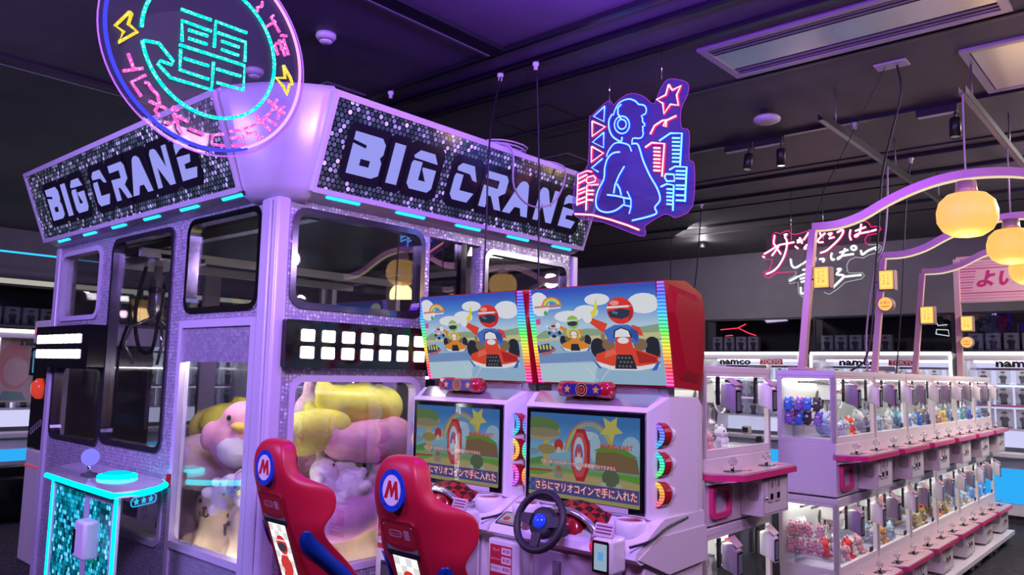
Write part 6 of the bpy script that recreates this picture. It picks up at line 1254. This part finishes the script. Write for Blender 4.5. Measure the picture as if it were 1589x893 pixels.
# ---------------------------------------------------------------- ceiling fittings
def track(x, y0, y1, lab, h=.035, wd=.036):
    mb = MB(); mb.box(TRK, x-wd/2, x+wd/2, y0, y1, CEIL-h, CEIL); mb.box(EDGE, x+wd/2, x+wd/2+.004, y0, y1, CEIL-h, CEIL-h+.008)
    return tag(mb.build('ceiling_track'), lab, 'track', 'ceiling tracks')
for x, y0, y1, lab in ((3.60, -1.0, 5.4, 'black ceiling track closest to the round smoke detector'), (3.85, -1.0, 5.4, 'second black ceiling track, next to the one by the smoke detector'), (4.20, -1.0, 5.6, 'black ceiling track that carries the headphone figure sign'), (6.40, -1.0, 5.8, 'black ceiling track with the spotlights before the lamp arches'), (7.75, -1.0, 6.0, 'black ceiling track between the spotlights and the handwriting sign'), (8.42, -1.0, 6.2, 'black ceiling track that carries the handwriting sign'), (9.8, -1.0, 6.2, 'farthest black ceiling track, before the grey wall')): track(x, y0, y1, lab)
def detector(loc, lab, grp='smoke detectors'):
    r = root('smoke_detector', lab, 'smoke detector', loc, 0, grp)
    mb = MB(); mb.lathe(mat('detector_white', (.62, .56, .66), .5), [(0, 0), (.062, 0), (.064, -.02), (.055, -.035), (.0, -.035)], seg=24); b = mb.build('detector_base', r)
    mb = MB(); mb.lathe(mat('detector_white', (.62, .56, .66), .5), [(.04, -.035), (.042, -.05), (.03, -.062), (0, -.064)], seg=20); mb.build('detector_dome', r)
    mb = MB(); mb.lathe(DGREY, [(.0415, -.038), (.0435, -.041), (.043, -.046), (.041, -.048)], seg=20); mb.build('detector_vent', b)
detector((2.74, 4.05, CEIL), 'white smoke detector above the sign corner, beside the round neon sign'); detector((2.77, 4.95, CEIL), 'white smoke detector seen through the round neon sign')
mb = MB(); mb.lathe(mat('detector_white', (.62, .56, .66), .5), [(0, -.10), (.07, -.10), (.10, -.085), (.105, -.065), (.09, -.05), (0, -.05)], seg=24); mb.box(BLACK, -.06, .06, -.03, .03, -.05, 0); o = mb.build('access_point'); o.location = (5.79, 2.489, CEIL); tag(o, 'white oval wireless access point under the ceiling', 'access point')
r = root('air_conditioner', 'long ceiling air conditioner with a silver panel', 'air conditioner', (4.38, .70, CEIL))
mb = MB(); mb.prism(mat('ac_frame', (.50, .44, .52), .4, .3), rrect(0, .60, 0, 1.65, .005, 1), Matrix.Identity(4), -.02, .0, [rrect(.05, .55, .05, 1.60, .005, 1)]); mb.build('ac_frame', r)
ACP = mat('brushed_panel', (.60, .60, .64), .30, .85)
mb = MB(); mb.box(ACP, .16, .44, .05, 1.60, -.012, .0); mb.build('ac_panel', r)
for x in (.07, .115, .465, .51):
    mb = MB(); mb.box(mat('ac_louvre', (.22, .18, .26), .4, .3), x, x+.022, .05, 1.60, -.015, -.002); mb.build('ac_louvre', r)
mb = MB(); mb.box(JNT, .05, .55, .05, 1.60, -.002, -.0005); mb.build('ac_cavity', r)
r = root('air_conditioner', 'square ceiling air conditioner cut by the photo edge', 'air conditioner', (5.43, -.0, CEIL))
mb = MB(); mb.prism(mat('ac_frame', (.50, .44, .52), .4, .3), rrect(0, .93, 0, 1.07, .005, 1), Matrix.Identity(4), -.02, 0, [rrect(.05, .88, .05, 1.02, .005, 1)]); mb.build('ac_frame', r)
mb = MB(); mb.box(ACP, .058, .872, .058, 1.012, -.016, 0); mb.build('ac_panel', r)
def vent(x, y, w_, d_, lab):
    r = root('ceiling_vent', lab, 'vent', (x, y, CEIL), 0, 'ceiling vents')
    mb = MB(); mb.prism(EDGE, rrect(-w_/2, w_/2, -d_/2, d_/2, .004, 1), Matrix.Identity(4), -.012, 0, [rrect(-w_/2+.025, w_/2-.025, -d_/2+.025, d_/2-.025, .004, 1)]); mb.build('vent_frame', r)
    mb = MB(); n = 6
    for k in range(n): yy = -d_/2+.04+(d_-.08)*k/(n-1); mb.box(EDGE, -w_/2+.025, w_/2-.025, yy-.008, yy+.006, -.010, -.002)
    mb.build('vent_grille', r)
vent(5.95, 4.63, .34, .34, 'small square ceiling vent above the far end of the long BIG CRANE sign'); vent(3.45, 4.95, .45, .45, 'dark ceiling vent just over the corner of the crane sign')
mb = MB(); mb.prism(JNT, rrect(-.35, .35, -.3, .3, .002, 1), Matrix.Identity(4), -.003, 0, [rrect(-.343, .343, -.293, .293, .002, 1)]); o = mb.build('access_hatch'); o.location = (4.95, 4.05, CEIL); tag(o, 'square access hatch outline in the dark ceiling above the long sign', 'hatch')
mb = MB(); mb.box(mat('detector_white', (.62, .56, .66), .5), -.06, .06, -.10, .10, -.012, 0, .003); o = mb.build('outlet_plate'); o.location = (5.41, 1.46, CEIL); tag(o, 'white ceiling outlet plate feeding two cords', 'outlet')
def spot(x, y, lab, tilt, box, on):
    r = root('track_spotlight', lab, 'spotlight', (x, y, CEIL-.035), 0, 'spotlights on the ceiling track')
    mb = MB(); mb.box(BLACK, -.03, .03, -.02, box, -.06, 0, .004); mb.build('driver_box', r)
    mb = MB(); mb.box(mat('detector_white', (.62, .56, .66), .5), -.026, .026, .0, box-.01, -.062, -.060); mb.build('driver_cover', r)
    mb = MB(); mb.tube(BLACK, [(0, 0, -.05), (.0, 0, -.11)], .008, 6); mb.build('spot_stem', r)
    R = Matrix.Rotation(tilt, 4, 'Y'); mb = MB(); mb.M = Matrix.Translation((0, 0, -.11)) @ R; mb.lathe(BLACK, [(0, 0), (.036, 0), (.040, -.01), (.040, -.15), (.034, -.15), (.034, -.142)], seg=20); hd = mb.build('spot_head', r)
    mb = MB(); mb.M = Matrix.Translation((0, 0, -.11)) @ R; mb.lathe(emi((1, .97, .92), 4.0 if on else .15), [(0, -.145), (.033, -.143)], seg=16); mb.build('spot_lens', hd)
spot(6.40, 2.92, 'black track spotlight turned away, left of the lit one', .25, .22, False); spot(6.40, 2.63, 'lit black track spotlight aiming straight down', .0, .24, True); spot(6.40, 1.30, 'black track spotlight beside the ceiling strut', .12, .26, False)
point('far_spot_lamp', (10.9, 5.75, 3.68), (1, .97, .95), 5, .05)
mb = MB(); mb.lathe(BLACK, [(0, 0), (.05, 0), (.05, -.10), (.04, -.10)], seg=16); mb.lathe(emi((1, 1, 1), 6), [(0, -.098), (.042, -.099)], seg=16); o = mb.build('ceiling_spotlight'); o.location = (11.0, 5.80, CEIL); tag(o, 'small bright ceiling spotlight far beyond the headphone figure sign', 'spotlight')
def strut(y, x0, x1, lab):
    r = root('ceiling_strut', lab, 'strut', (x0, y, 3.50), 0, 'hung steel struts')
    mb = MB(); mb.box(EDGE, 0, x1-x0, -.02, .02, -.004, 0); mb.box(BLACK, 0, x1-x0, -.022, -.018, -.004, .045); mb.box(BLACK, 0, x1-x0, .018, .022, -.004, .045); mb.build('strut_channel', r)
    for k in range(3):
        mb = MB(); mb.tube(EDGE, [(.3+k*(x1-x0-.6)/2, 0, .0), (.3+k*(x1-x0-.6)/2, 0, .30)], .006, 6); mb.build('hanging_rod', r)
strut(1.92, 5.37, 8.9, 'steel ceiling strut that starts by the lit spotlight'); strut(1.05, 5.38, 8.6, 'steel ceiling strut above the globe lamps')
WC = mat('white_cord', (.58, .46, .56), .5)
def cord(nm, mt, pts, rr, lab, cat='wire', grp=None, sm=4):
    mb = MB(); mb.tube(mt, smooth_line(pts, sm), rr, 5); return tag(mb.build(nm), lab, cat, grp)
cord('power_wire', WC, [(5.40, 1.05, 3.52), (5.36, 1.045, 3.2), (5.31, 1.035, 2.915)], .006, 'white cord holding the largest globe lamp')
cord('power_wire', WC, [(6.865, 1.05, 3.50), (6.865, 1.05, 2.935)], .006, 'white cord holding the second globe lamp', sm=1)
cord('power_wire', WC, [(8.07, 1.10, 3.50), (8.07, 1.10, 2.90)], .006, 'white cord holding the third globe lamp', sm=1)
cord('power_wire', WC, [(6.9, 1.92, 3.50), (6.88, 1.93, 3.1), (6.85, 1.96, 2.80), (6.80, 2.02, 2.6), (6.82, 2.10, 2.1), (6.82, 2.10, 1.757)], .008, 'white cord running down the second arch post')
BC = mat('black_cord', (.012, .010, .016), .5)
cord('power_wire', BC, [(5.41, 1.50, 3.79), (6.2, 2.2, 3.2), (7.6, 3.0, 2.6)], .003, 'thin stay wire from the outlet plate towards the handwriting sign', sm=1)
cord('power_wire', BC, [(5.42, 1.43, 3.79), (5.42, 1.41, 3.6), (5.50, 1.50, 3.35), (5.62, 1.60, 3.1), (5.7, 1.68, 2.5), (5.62, 1.72, 1.9), (5.5, 1.80, 1.76)], .007, 'black power cord from the outlet plate down to the long row')
cord('power_wire', BC, [(3.86, 3.57, 3.76), (3.62, 3.40, 3.45), (3.42, 3.25, 3.1), (3.40, 3.24, 2.6), (3.39, 3.24, 2.14)], .006, 'black cord before the long sign, closer to the crane corner')
cord('power_wire', BC, [(3.86, 3.25, 3.76), (3.87, 3.22, 3.0), (3.86, 3.20, 2.2), (3.75, 3.10, 1.2), (3.75, 3.10, .02)], .006, 'black cord before the long sign, closer to the headphone figure sign')
cord('power_wire', BC, [(8.42, 4.45, 3.76), (8.40, 4.5, 3.0), (8.36, 4.55, 2.3), (8.34, 4.55, .02)], .008, 'black cord hanging between the figure sign and the handwriting sign')
cord('power_wire', BC, [(8.42, 4.85, 3.76), (8.42, 4.87, 3.0), (8.40, 4.85, 2.3), (8.40, 4.85, .02)], .006, 'black cord hanging right behind the figure sign')
cord('power_wire', BC, [(7.75, 1.95, 3.76), (7.72, 2.0, 3.3), (7.70, 2.05, 2.5), (7.62, 2.1, 1.757)], .006, 'black cord hanging between the second and third arch posts')
def hook(x, y, lab):
    mb = MB(); mb.lathe(mat('detector_white', (.62, .56, .66), .5), [(0, 0), (.022, 0), (.022, -.02), (.014, -.025), (.014, -.05), (0, -.052)], seg=12); o = mb.build('track_adapter'); o.location = (x, y, CEIL-.035); tag(o, lab, 'adapter', 'white track adapters')
hook(3.85, 3.57, 'white track adapter holding the cord closer to the crane corner'); hook(3.85, 3.25, 'white track adapter holding the cord closer to the figure sign'); hook(3.60, 4.45, 'white track adapter above the left part of the long sign'); hook(8.42, 4.45, 'white track adapter above the cord behind the figure sign'); hook(6.40, 2.02, 'white track adapter beside the first strut'); hook(7.75, 1.95, 'white track adapter above the second arch')
